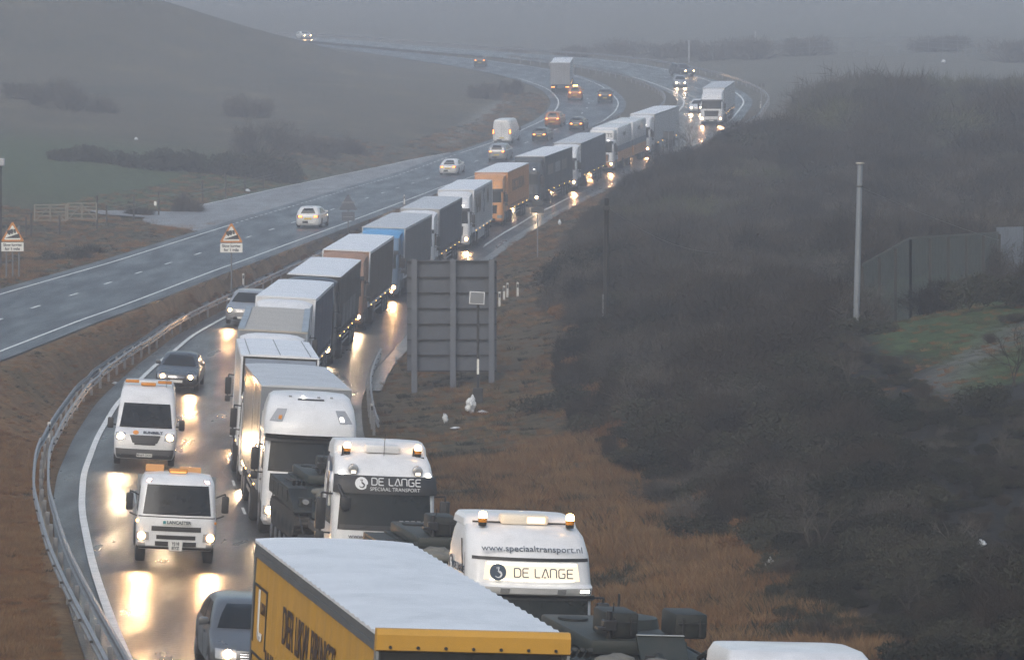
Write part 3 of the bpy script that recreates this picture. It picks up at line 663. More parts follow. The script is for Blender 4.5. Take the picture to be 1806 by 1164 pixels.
# ---------------------------------------------------------------- terrain
def ctl():
    P=[]
    def a(px,py,D,dz=0): x,y,z=W(px,py,D); P.append((x,y,z+dz))
    # left field and hill
    for q in [(0,440,225),(0,483,195),(60,392,238),(170,392,238),(300,372,268),(0,330,262),(200,330,275),(400,325,300),(0,285,295),(200,280,305),(0,245,320),(250,248,325),(480,250,340),(0,180,370),(250,180,390),(500,185,410),(640,225,372),(0,100,430),(250,100,450),(500,110,490),(640,110,520),
              (0,-60,480),(130,-30,490),(260,-1,500),(400,33,515),(520,64,535),(600,84,560),(760,150,470),(760,210,395),(850,190,415),(900,160,455),(850,140,500),(700,115,545)]: a(*q)
    a(-400,300,280); a(-400,0,440); a(-400,-200,470)
    for q in [(260,20,560),(0,0,560),(520,80,600)]: a(*q,dz=-6)
    # far side
    for q in [(600,52,680),(900,62,690),(900,-12,850),(400,-14,880),(-400,-14,880),(2300,-12,880),(1200,100,590),(1200,60,680),(1200,-10,850),(1440,100,560),(1750,100,560),(1440,50,700),(1750,50,700),(1600,-12,850),(1400,160,470),(1500,190,440),(1750,160,470),(1800,215,420),(1650,140,500),(2200,160,480),(2200,50,650)]: a(*q)
    # right bank (ground under the scrub)
    for q in [(1340,228,330),(1500,216,330),(1740,246,320),(1700,228,330),(1250,275,300),(1400,300,270),(1500,330,260),(1700,320,255),(1800,300,250),(1300,420,225),(1500,470,180),(1700,430,205),(1800,430,200),(1150,420,225),(1200,530,165),(1350,600,145),(1100,640,148),(1000,560,165),(960,640,150),
              (1605,545,150),(1530,560,135),(1765,488,165),(1800,480,168),(1640,600,125),(1800,545,130),(1780,600,118),(1700,680,112),(1500,680,120),(1500,800,100),(1700,850,92),(1800,800,98),(1806,1000,74),(1700,1000,76),(1600,1020,80),(1700,1164,64),(1500,1130,70),(1500,1040,80),(1300,950,92),(1250,860,106),(1100,880,103),(1100,780,117),(900,760,130),(900,680,145),(780,700,146),
              (1300,1100,75),(1300,1010,84),(2100,500,150),(2300,900,90),(2300,300,250),(1900,1400,50),(1500,1500,45)]: a(*q)
    # median low ground, left
    for q in [(-500,900,100)]: a(*q)
    P.append((-60,60,3)); P.append((-60,120,4)); P.append((-70,200,5)); P.append((60,60,6)); P.append((80,140,12)); P.append((110,250,20)); P.append((40,30,3))
    return np.array(P)
CT=ctl()
def tps_fit(P,lam=2.0):
    n=len(P); X=P[:,:2]/100.; r=np.linalg.norm(X[:,None]-X[None],axis=2); K=np.where(r>0,r*r*np.log(r+1e-12),0)+np.eye(n)*lam*.001
    A=np.zeros((n+3,n+3)); A[:n,:n]=K; A[:n,n]=1; A[:n,n+1:]=X; A[n,:n]=1; A[n+1:,:n]=X.T
    return np.linalg.solve(A,np.r_[P[:,2],0,0,0]),X
TW,TX=tps_fit(CT)
def h0(x,y):
    q=np.stack([np.clip(x,-300,330),np.clip(y,30,900)],-1)/100.; out=np.zeros(q.shape[:-1]); n=len(TX)
    for i in range(n):
        r2=((q-TX[i])**2).sum(-1); out+=TW[i]*.5*r2*np.log(r2+1e-20)
    return out+TW[n]+q@TW[n+1:]
def fbm(x,y,sc,seed=0,oct=4):
    out=np.zeros_like(x,dtype=float); a=1; g=np.random.default_rng(seed)
    for o in range(oct):
        for _ in range(4):
            th=g.random()*6.28; ph=g.random()*6.28; k=2*math.pi/sc*(2**o)*(.7+.6*g.random()); out+=a*np.sin(k*(x*math.cos(th)+y*math.sin(th))+ph+1.5*np.sin(k*.37*(x*math.sin(th)-y*math.cos(th))))/4
        a*=.5
    return out
def near_pts(A,x,y):
    """distance to the polyline samples and z there"""
    A=resample(A,1.0); d=np.full(x.shape,1e9); z=np.zeros(x.shape)
    for p in A:
        q=np.hypot(x-p[0],y-p[1]); m=q<d; d[m]=q[m]; z[m]=p[2]
    return d,z
def inside(L,Rr,x,y):
    P=np.vstack([L[::3],Rr[::-3]])[:,:2]; c=np.zeros(x.shape,bool)
    for i in range(len(P)):
        (x0,y0),(x1,y1)=P[i-1],P[i]
        if y0==y1: continue
        m=((y0>y)!=(y1>y))&(x<(x1-x0)*(y-y0)/(y1-y0)+x0); c^=m
    return c
ROADS=[(RLo,RRo),(LLo,LRo),(lb_out,lb_in)]
def ground_z(x,y):
    x=np.asarray(x,float); y=np.asarray(y,float); hb=h0(x,y)+.22*fbm(x,y,23,1)+.06*fbm(x,y,5,2)
    num=hb/36.; den=np.full(x.shape,1/36.); zin=None; ins=np.zeros(x.shape,bool); zi=np.zeros(x.shape)
    for L,Rr in ROADS:
        dl,zl=near_pts(L,x,y); dr,zr=near_pts(Rr,x,y); i=inside(L,Rr,x,y)
        d=np.minimum(dl,dr); zn=np.where(dl<dr,zl,zr)
        w=1/(np.maximum(d,0)+.35)**2*np.where(y>560,.6,1); num+=w*(zn-.03); den+=w
        ins|=i; zi=np.where(i,(zl*dr+zr*dl)/(dl+dr+1e-6)-.08-.2*np.clip((d-1.2)/2,0,1),zi)
    h=num/den
    nn=np.zeros(x.shape); dd=np.zeros(x.shape); dm=np.full(x.shape,1e9)
    for L,Rr in ROADS:
        for A in (L,Rr):
            d_,z_=near_pts(A,x,y); w_=1/(np.maximum(d_-.5,0)+.06)**3; nn+=w_*(z_-.06); dd+=w_; dm=np.minimum(dm,d_)
    t_=np.clip((dm-.6)/1.8,0,1); t_=t_*t_*(3-2*t_); h=h*t_+nn/dd*(1-t_)
    return np.where(ins,zi,h)
gx=np.unique(np.r_[np.linspace(-700,-200,14),np.linspace(-200,-90,30),np.arange(-90,-36,1.0),np.arange(-36,-3,.5),np.arange(-3,75,1.0),np.linspace(75,200,36),np.linspace(200,700,14)])
gy=np.unique(np.r_[np.arange(-60,24,6),np.arange(24,260,1.1),np.arange(260,500,1.7),np.arange(500,700,3.0),np.arange(700,1000,12),np.linspace(1000,1500,12)])
GX,GY=np.meshgrid(gx,gy); GZ=np.zeros(GX.shape)
for j in range(0,GX.shape[0],40): GZ[j:j+40]=ground_z(GX[j:j+40],GY[j:j+40])
def gz(x,y):
    """height of the finished ground sheet"""
    x=np.atleast_1d(np.asarray(x,float)); y=np.atleast_1d(np.asarray(y,float))
    i=np.clip(np.searchsorted(gx,x)-1,0,len(gx)-2); j=np.clip(np.searchsorted(gy,y)-1,0,len(gy)-2)
    u=(x-gx[i])/(gx[i+1]-gx[i]); v=(y-gy[j])/(gy[j+1]-gy[j])
    return (GZ[j,i]*(1-u)+GZ[j,i+1]*u)*(1-v)+(GZ[j+1,i]*(1-u)+GZ[j+1,i+1]*u)*v
def g1(x,y): return float(gz(x,y)[0])
# scrub boundary to the right of the near carriageway
SCB=smooth([(40,14),(63,7.3),(78,6.0),(90,5.4),(100,4.5),(115,3.2),(128,2.2),(140,1.6),(155,2.2),(175,1.6),(190,1.6),(210,2.2),(230,3.4),(250,4.6),(270,6.6),(295,10.0),(320,14.4),(350,20.6),(380,27),(400,32)],8)
def grass_patch(x,y): # open grass by the board fence
    return (x>np.where(y>126,13.3,14.6))&(y>113)&(y<171)&(x<70)
col=np.zeros(GX.shape+(3,)); n1=fbm(GX,GY,38,5); n2=fbm(GX,GY,9,6); n3=fbm(GX,GY,110,8)
def mixc(c,m): 
    global col; col=col*(1-m[...,None])+np.array(c)*m[...,None]
sg=lambda t:1/(1+np.exp(-np.clip(t,-30,30)))
col[:]=(.085,.075,.05)
xlc=np.interp(GY,LL[:286,1],LL[:286,0]); xrc=np.interp(GY,RR[:286,1],RR[:286,0]); xml=np.interp(GY,RL[:286,1],RL[:286,0])
mixc((.088,.074,.05),sg((n1+n3)*2.))                                            # dull hillside
mixc((.05,.052,.036),sg((n2+n1-.7)*4)*(GX<xlc)); mixc((.15,.125,.075),sg((fbm(GX,GY,26,71)+.5*fbm(GX,GY,7,72)-.75)*5)*(GX<xlc)*.8); mixc((.03,.033,.027),sg((fbm(GX,GY,19,73)+.6*fbm(GX,GY,6,74)-1.0)*6)*(GX<xlc)*.9)
left=sg((xlc-6-GX)/1.5)
mixc((.058,.082,.036),left*sg((328+.05*(GX+60)-GY)/5)*sg((GY-252)/7)*sg((-GX+2-.0*GY)/3)) # green field
mixc((.095,.075,.045),left*sg((252-GY)/8)*sg(1+n1*2))                             # rough dead grass
mixc((.06,.058,.034),left*sg((252-GY)/8)*sg(-.6+n2*3))
med=sg((GX-xlc)/.6)*sg((xml-GX)/.6)
mixc((.27,.145,.062),med*sg((235-GY)/12)*sg(.9+n2*1.2+n1))                       # russet median
mixc((.075,.07,.04),med*sg((235-GY)/12)*sg(-1.6+n2*2.5))
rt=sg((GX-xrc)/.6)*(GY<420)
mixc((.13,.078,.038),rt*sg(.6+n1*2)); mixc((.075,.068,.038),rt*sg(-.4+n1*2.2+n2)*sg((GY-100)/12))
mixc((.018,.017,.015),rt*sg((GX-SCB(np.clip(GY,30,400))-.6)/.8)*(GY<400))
gp=grass_patch(GX,GY)*1.0
mixc((.05,.078,.03),gp*(rt))
# trodden path in that grass
pth=np.exp(-((GY-(116+(GX-14)*2.3))**2)/7.0)*(GX>13.2)*(GX<26)
mixc((.13,.127,.115),np.clip(pth*1.2,0,.9)*sg(1.2+n2*2))
mixc((.12,.12,.105),sg((GY-640)/30)); mixc((.11,.112,.09),rt*0+sg((GY-430)/8)*sg((GX-25)/4)*sg(.4+n1))                # farthest ground paled towards the fog in its colour; pale field on the right
# chalk track on the hill
for (x0,y0),(x1,y1) in [(W(780,245,372)[:2],W(852,200,410)[:2]),(W(852,200,410)[:2],W(890,172,440)[:2])]:
    t=np.clip(((GX-x0)*(x1-x0)+(GY-y0)*(y1-y0))/((x1-x0)**2+(y1-y0)**2),0,1); dd=np.hypot(GX-x0-t*(x1-x0),GY-y0-t*(y1-y0)); mixc((.2,.2,.18),np.exp(-dd**2/1.2)*.8)
# muddy strip beside pavements
nv=len(gx); nr=len(gy)
me=bpy.data.meshes.new('ground'); V=np.stack([GX,GY,GZ],-1).reshape(-1,3)
idx=np.arange(nv*nr).reshape(nr,nv); Q=np.stack([idx[:-1,:-1],idx[:-1,1:],idx[1:,1:],idx[1:,:-1]],-1).reshape(-1,4)
me.vertices.add(len(V)); me.vertices.foreach_set('co',V.ravel()); me.loops.add(Q.size); me.loops.foreach_set('vertex_index',Q.ravel()); me.polygons.add(len(Q)); me.polygons.foreach_set('loop_start',np.arange(len(Q))*4)
me.update(calc_edges=True); me.polygons.foreach_set('use_smooth',[True]*len(Q))
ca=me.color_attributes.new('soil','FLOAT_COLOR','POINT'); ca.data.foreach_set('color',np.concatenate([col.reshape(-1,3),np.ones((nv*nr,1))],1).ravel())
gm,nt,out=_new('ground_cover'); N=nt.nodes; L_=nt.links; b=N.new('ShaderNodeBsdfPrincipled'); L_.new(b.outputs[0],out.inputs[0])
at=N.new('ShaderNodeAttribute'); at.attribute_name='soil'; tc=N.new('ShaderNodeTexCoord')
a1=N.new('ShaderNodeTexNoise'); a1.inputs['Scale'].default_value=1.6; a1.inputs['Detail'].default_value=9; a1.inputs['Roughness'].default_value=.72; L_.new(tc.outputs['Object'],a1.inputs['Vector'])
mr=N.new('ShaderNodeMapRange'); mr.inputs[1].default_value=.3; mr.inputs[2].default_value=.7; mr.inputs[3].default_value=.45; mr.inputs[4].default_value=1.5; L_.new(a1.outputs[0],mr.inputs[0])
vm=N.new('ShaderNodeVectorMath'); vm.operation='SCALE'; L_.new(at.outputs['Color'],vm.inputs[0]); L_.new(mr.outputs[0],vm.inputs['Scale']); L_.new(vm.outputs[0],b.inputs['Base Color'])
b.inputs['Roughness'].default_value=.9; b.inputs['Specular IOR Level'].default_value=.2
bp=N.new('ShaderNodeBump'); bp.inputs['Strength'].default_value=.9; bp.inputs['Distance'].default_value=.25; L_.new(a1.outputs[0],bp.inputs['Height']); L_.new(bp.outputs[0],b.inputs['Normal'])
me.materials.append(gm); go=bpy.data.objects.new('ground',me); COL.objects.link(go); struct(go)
# gravel track joining the lay-by to the gate
tk=[(float(LCLf(262))-7.0,262),(-27.5,263),(-29.5,262),(-31.5,259)]; tr=MB(); A=[];B=[]
for i,(x,y) in enumerate(tk): w=[4.4,4.0,3.2,1.8][i]; A.append((x,y+w,g1(x,y+w)+.12)); B.append((x,y-w*.9,g1(x,y-w*.9)+.12))
A=resample(A,1); B=resample(B,len(A) and (math.dist(B[0],B[-1])/max(1,len(A)))); n=min(len(A),len(B))
struct(strip('a',A[:n],B[:n],ASPH_B,4).obj('track',ASPH_B))
# ---------------------------------------------------------------- putting vehicles on the road
def place(t, path, D0, L, side='R', away=False, dx=0.0, wb=None):
    def P(d): x=float(path(d))+dx; return Vector((x,d,float(zroad(x,d,side))))
    a=P(D0); d1=D0+L
    for _ in range(4): b=P(d1); d1+=(L-(b-a).length)*.9
    b=P(d1); front,back=(b,a) if away else (a,b)
    y=(back-front).normalized(); e=float(supR((D0+d1)/2)) if side=='R' else 0.0
    x=y.cross(Vector((0,0,1))).normalized()
    if not away: x=(x+Vector((0,0,-1))*e*abs(x.x)*(1 if x.x>0 else -1)).normalized()
    z=x.cross(y).normalized(); x=y.cross(z)
    M=Matrix((x,y,z)).transposed().to_4x4(); M.translation=front+z*.012
    t.matrix_world=M; return M
TL=smooth([(25,12.5),(53,4.3),(66,.95),(74,-1.0),(84,-3.25),(97,-5.75),(100,-6.1),(115.6,-7.9),(129,-9.1),(150,-10.0),(167,-9.65),(187,-9.05),(207,-7.75),(225,-5.95),(247,-3.95),(272,-1.7),(295,1.4),(313,5.0),(333,8.7),(353,13.1),(375,18.2),(398,23.0),(420,26.0),(450,26.8),(470,26.9),(500,24)],5)
VL=smooth([(25,5.2),(46,-.55),(57,-2.9),(67,-5.05),(86,-8.4),(118,-12.2),(135,-13.6),(148,-14.0),(170,-14.3),(186,-13.9),(207,-12),(300,-3),(420,22.0),(450,22.8),(475,22.6),(495,20)],5)
def lorry(label, D, cabc, side, front, roof, L=13.6, name='articulated_lorry', cabkw={}, trkw={}, dx=0, gap=2.75, cat='lorry', group='lorries queuing in the nearside lane', H=4.0):
    t=thing(name,label,cat,group)
    S=build_cab(t,cabc,**cabkw); build_trailer(t,gap,L,side,front,roof,H=H,**trkw)
    # D is the depth of the front of the trailer body
    M=place(t,TL,D-gap+.1,gap+L,dx=dx); return t,S
SLATE=pm('curtain_slate',(.062,.075,.10),.5,dirt=.35,dcol=(.08,.085,.09),scale=.6)
GREYC=pm('curtain_grey',(.105,.11,.118),.5,dirt=.35,dcol=(.13,.13,.13),scale=.6)
NAVY=pm('curtain_navy',(.045,.065,.115),.42,dirt=.3,scale=.6)
DGREEN=pm('curtain_bottle',(.035,.046,.05),.5,dirt=.4,scale=.6)
BROWN=pm('curtain_brown',(.06,.04,.028),.5,dirt=.4,scale=.6)
ORANGE=pm('curtain_orange',(.62,.27,.08),.5,dirt=.3,dcol=(.3,.16,.08),scale=.6)
ORAP=paint('orange_paint',(.68,.32,.11)); TANF=pm('tan_front',(.33,.19,.12),.5,dirt=.5)
BLUEP=paint('light_blue_paint',(.10,.32,.60)); GREYP=paint('grey_paint',(.22,.24,.27)); BLACKP=paint('black_paint',(.02,.021,.024))
SILV=pm('silver_paint',(.34,.36,.38),.3,.5,coat=.4,dirt=.3); YEL=pm('yellow_curtain',(.50,.27,.035),.48,dirt=.3,dcol=(.2,.13,.04),scale=.7)
LGREY=pm('light_grey_side',(.42,.43,.44),.42,dirt=.35,dcol=(.2,.19,.17),scale=.7)
INOX=pm('polished_side',(.36,.33,.30),.26,.75,dirt=.35,scale=.5)
# the queue, from the far bend towards the camera
lorry('white high-roofed lorry coming round the far bend beside a pale car, both headlights lit',398,WHITE,LGREY,WHITE,ROOFG,cabkw=dict(deflector=WHITE,headmat=HEAD))
t,S=lorry('white lorry with dark letters above its windscreen, behind the blue and orange banded one',353,WHITE,LGREY,WHITE,ROOFW,cabkw=dict(deflector=WHITE,lower=SILV,marks=2))
text('KAN',.42,INK,t,Matrix.Translation((.35,.40,3.02))@Matrix.Rotation(R(58),4,'X'),bold=.012)
def drawbar():
    t=thing('drawbar_lorry','white two-body removal lorry with a grey blue band and orange lower sides','lorry','lorries queuing in the nearside lane')
    S=build_cab(t,WHITE,lower=ORAP,deflector=None,high=False,marks=2,grille=ORAP)
    band=pm('band_blue_grey',(.13,.16,.2),.45,dirt=.25)
    for k,(y0,L) in enumerate(((2.5,7.2),(10.6,7.2))):
        mb=MB(); mb.box(-1.27,1.27,y0,y0+L,2.2,4.0,b=.12); b=mb.obj('cargo_body',WHITE,t,30)
        MB().box(-1.282,1.282,y0+.02,y0+L-.02,1.7,2.25).obj('painted_band',band,b); MB().box(-1.275,1.275,y0+.02,y0+L-.02,.75,1.698).obj('lower_panel',ORAP,b)
        text('TRANS' if k==0 else 'RITS',.5,INK,b,Matrix.Translation((1.276,y0+3.2,3.2))@Matrix.Rotation(R(90),4,'Z')@Matrix.Rotation(R(90),4,'X'))
        for y in (y0+L-1.6,y0+L-2.8) if k else (y0+L-1.6,):
            for sg in (-1,1): wheel(t,sg*1.08,y,.48,.38,sg)
    mb=MB(); mb.box(-1.2,1.2,.9,2.6,2.9,3.9,b=.25); mb.obj('roof_box',WHITE,t,30); text('TS',.5,INK,t,front_M(.75,.892,3.35))
    place(t,TL,331,17.8)
drawbar()
lorry('white cab lorry with grey blue curtains behind the hooded one',313,WHITE,SLATE,LGREY,ROOFG,cabkw=dict(deflector=WHITE,marks=2,visor=BLACK),trkw=dict(rail=SLATE))
t,S=lorry('dark lorry with grey hooded fairing and pale patches, behind the orange one',295,pm('gunmetal_paint',(.05,.06,.075),.35,coat=.3),DGREEN,GREYC,ROOFW,cabkw=dict(deflector=pm('hood_grey',(.075,.08,.082),.5),headmat=HEADC,marks=2,grille=SILV),trkw=dict(rail=SLATE,doors=GREYC))
for k in range(3): MB().box(1.29,1.30,4.0+k*3.4,6.6+k*3.4,2.35,3.2).obj('printed_panel',pm('pale_panel%d'%k,[(.2,.17,.14),(.26,.27,.28),(.17,.15,.12)][k],.5),t)
t,S=lorry('orange lorry with lettered orange curtains, cab and roof fairing orange too',272,ORAP,ORANGE,ORANGE,ROOFW,cabkw=dict(deflector=ORAP,lit=False,lower=ORAP),trkw=dict(rail=ORAP))
text('DISCORDIA',1.25,pm('faded_print',(.2,.12,.06),.6),t,Matrix.Translation((1.30,9.3,2.75))@Matrix.Rotation(R(90),4,'Z')@Matrix.Rotation(R(90),4,'X'),bold=.02,sx=1.15)
t,S=lorry('white refrigerated lorry with tall coloured lettering along its white side',247,WHITE,LGREY,WHITE,ROOFW,cabkw=dict(deflector=WHITE,marks=2),trkw=dict(ripple=.002,straps=False,lower=LGREY,rail=ROOFW))
text('NAM',1.9,pm('brown_print',(.2,.15,.1),.6),t,Matrix.Translation((1.284,5.9,2.85))@Matrix.Rotation(R(90),4,'Z')@Matrix.Rotation(R(90),4,'X'),bold=.02,sx=.85)
text('S',2.5,pm('grey_print',(.16,.17,.2),.6),t,Matrix.Translation((1.284,9.9,2.8))@Matrix.Rotation(R(90),4,'Z')@Matrix.Rotation(R(90),4,'X'),bold=.02)
text('M',1.5,pm('brown_print2',(.18,.14,.1),.6),t,Matrix.Translation((1.284,12.9,3.0))@Matrix.Rotation(R(90),4,'Z')@Matrix.Rotation(R(90),4,'X'),bold=.02)
lorry('white cab lorry with dark slate curtains, second behind the big sign board',225,WHITE,SLATE,LGREY,ROOFG,cabkw=dict(deflector=WHITE,marks=2,grille=WHITE),trkw=dict(rail=GALV))
lorry('grey lorry with light blue roof fairing, just left of the sign board',207,pm('slate_blue_paint',(.13,.20,.29),.35,coat=.3),GREYC,BLUEP,ROOFG,cabkw=dict(deflector=BLUEP,lower=GREYP,grille=GREYP,marks=2,fog=True),trkw=dict(rail=ROOFG))
lorry('brown curtained lorry with tan fairing and pale grey roof',187,TANF,BROWN,TANF,ROOFW,cabkw=dict(deflector=TANF,headmat=HEADC),trkw=dict(rail=ROOFW))
t,S=lorry('black lorry with roof headlamps and pale panels low on its black side',167,BLACKP,pm('curtain_black',(.03,.031,.033),.45,dirt=.4),BLACKP,ROOFW,cabkw=dict(deflector=BLACKP,headmat=HEADC,toplamps=True),trkw=dict(rail=BLACKP))
for k in range(4): MB().box(1.288,1.298,5.0+k*2.2,6.7+k*2.2,1.5,2.5).obj('printed_panel',pm('pale_lowpanel',(.16,.165,.17),.5,dirt=.4),t)
lorry('white lorry with navy blue curtains and a white spoiler with a dark slot',149.5,WHITE,NAVY,WHITE,ROOFW,L=13.2,cabkw=dict(deflector=WHITE,headmat=HEADC),trkw=dict(rail=ROOFW))
BEIGE=pm('beige_roof',(.44,.40,.35),.5,dirt=.2,dcol=(.3,.27,.23),scale=.8)
t,S=lorry('lorry with a beige roof edged in grey blue, behind the white box lorry',129.3,WHITE,LGREY,GREYP,BEIGE,L=13.2,cabkw=dict(deflector=WHITE),trkw=dict(rail=pm('rail_blue_grey',(.3,.35,.4),.5)))
mb=MB()
for sg in (-1,1): mb.box(min(sg*1.05,sg*1.29),max(sg*1.05,sg*1.29),2.8,15.9,4.02,4.06)
mb.obj('roof_edge',pm('rail_blue_grey',(.3,.35,.4)),t)
t,S=lorry('white box lorry with a seamed pale roof and grey angled cab fairing',115.3,WHITE,LGREY,BLACKP,ROOFW,L=9.2,name='rigid_lorry',cabkw=dict(deflector=None,high=False,headmat=HEADC),trkw=dict(ripple=.001,straps=False,rail=ROOFW,sag=.0))
mb=MB(); mb.prism([(.9,3.0),(2.5,3.0),(2.5,3.92),(2.3,3.92),(1.3,3.45)],'x',-1.15,1.15); mb.obj('roof_fairing',GREYP,t)
mb=MB(); mb.box(-.01,.01,2.9,11.8,4.035,4.062); 
for x in (-1.0,1.0): mb.box(x-.006,x+.006,2.9,11.8,4.02,4.05)
mb.obj('roof_seam',SEAM,t)
# white high-roofed lorry with polished sides, nearest of the plain queue
t,S=lorry('white lorry with bulging roof, twin roof headlamps and polished metal sides',100,WHITE,INOX,GREYP,ROOFG,L=10.9,cabkw=dict(deflector=None,headmat=HEADC,marks=False,toplamps=None,hl=True),trkw=dict(ripple=.001,straps=False,rail=GREYP,sag=.01))
TP=Stack([(2.78,1.27,.02,2.3,.3,.14),(2.84,1.29,-.06,2.3,.3,.16),(3.15,1.28,.0,2.3,.34,.15),(3.55,1.22,.28,2.3,.38,.13),(3.84,1.12,.72,2.3,.4,.1),(3.92,1.0,1.1,2.3,.4,.08)])
cap=TP.body(MB(),dome=.04).obj('roof_cap',WHITE,t,30)
TP.patch(MB(),2.79,2.86,-1.3,1.3,.02).obj('roof_cap_edge',BLACK,cap)
for sg in (-1,1): 
    o=TP.patch(MB(),3.2,3.55,sg*.86,sg*1.22,.012,u0t=sg*.80,u1t=sg*1.08).obj('roof_headlamp',LENS,t,40); TP.patch(MB(),3.27,3.37,sg*.9,sg*1.0,.03).obj('bulb',MARK if sg>0 else AMBD,o)
TP.patch(MB(),3.78,3.82,-.5,.5,.012).obj('air_slot',BLACK,t)
for k,x in enumerate((-.8,-.3,.3,.8)): p=TP.pt(3.84,x,0); MB().box(p[0]-.04,p[0]+.04,p[1],p[1]+.08,3.84,3.89,b=.01).obj('marker_lamp',LENS if k!=1 else MARK,t)
m=MB(); m.lathe([(0,.02),(.0,.11),(.26,.03)],(-.55,.75,1.88),'z',12); m.lathe([(0,.02),(.0,.11),(.26,.03)],(-.2,.75,1.88),'z',12)
# ---------------------------------------------------------------- low loader tractors
HOOKW=pm('print_white',(.75,.76,.78),.5,dirt=.08); HOOKD=pm('print_slate',(.05,.07,.10),.5,dirt=.08)
def hook_logo(parent,M,s,disc,hook):
    o=MB().lathe([(0,s),(.006,s)],(0,0,0),'z',32).mesh('logo',disc); o.transform(M); o=link_mesh('logo_disc',o,parent)
    pts=[]
    for k in range(15):
        a=R(150)-R(250)*k/14; pts.append((.02*s+.40*s*math.cos(-a)*1.0,-.28*s+.38*s*math.sin(-a)*1.0,.008))
    mb=MB(); 
    for i in range(len(pts)-1): mb.tube(pts[i],pts[i+1],.06*s+.05*s*math.sin(math.pi*i/14),n=6)
    mb.tube((.10*s,.0,.008),(.02*s,.62*s,.008),.055*s,n=6); mb.tube((.10*s,.0,.008),(.34*s,-.15*s,.008),.08*s,n=6)
    mb.tube((-.12*s,.36*s,.008),(-.12*s,.62*s,.008),.04*s,n=5); mb.tube((.16*s,.36*s,.008),(.16*s,.62*s,.008),.04*s,n=5)
    m=mb.mesh('hook',hook); m.transform(M); link_mesh('hook_emblem',m,o)
def lange(parent,M,size,mat,sx=1.05): # squared lettering built as strokes: D E  L A N G E
    g={'D':[[(0,0),(0,1),(.55,1),(.75,.8),(.75,.2),(.55,0),(0,0)]],'E':[[(.7,1),(.1,1),(0,.9),(0,.1),(.1,0),(.7,0)],[(0,.52),(.62,.52)]],
       'L':[[(0,1),(0,.1),(.1,0),(.6,0)]],'A':[[(0,0),(.38,1),(.48,1),(.78,0)],[(.2,.02),(.5,.02)]],'N':[[(0,0),(0,.9),(.1,1),(.6,1),(.72,.88),(.72,0)]],
       'G':[[(.72,1),(.12,1),(0,.88),(0,.12),(.12,0),(.62,0),(.72,.12),(.72,.5),(.4,.5)]]}
    mb=MB(); x=0
    for chh in 'DE LANGE':
        if chh==' ': x+=.45; continue
        for ln in g[chh]:
            for a,b in zip(ln[:-1],ln[1:]): mb.tube(((x+a[0])*size*sx,(a[1]-.5)*size,.002),((x+b[0])*size*sx,(b[1]-.5)*size,.002),size*.09,n=4)
        x+=.80 if chh=='L' else 1.0
    W_=x*size*sx
    v=[(p[0]-W_/2,p[1],p[2]*.4) for p in mb.v]; mb.v=v; m=mb.mesh('lettering',mat); m.transform(M); return link_mesh('lettering',m,parent)
def beacon_box(t,x0,x1,y,z,lit):
    b=MB().box(x0,x1,y,y+.34,z,z+.2,b=.05).obj('light_bar',WHITE if not lit else pm('lit_bar',(.8,.72,.6),.3,dirt=.05),t,30)
    if lit: MB().box(x0+(x1-x0)*.52,x1-.05,y-.006,y+.3,z+.03,z+.17,b=.03).obj('lit_section',em('bar_glow',(1,.72,.42),2.2),b,30)
    return b
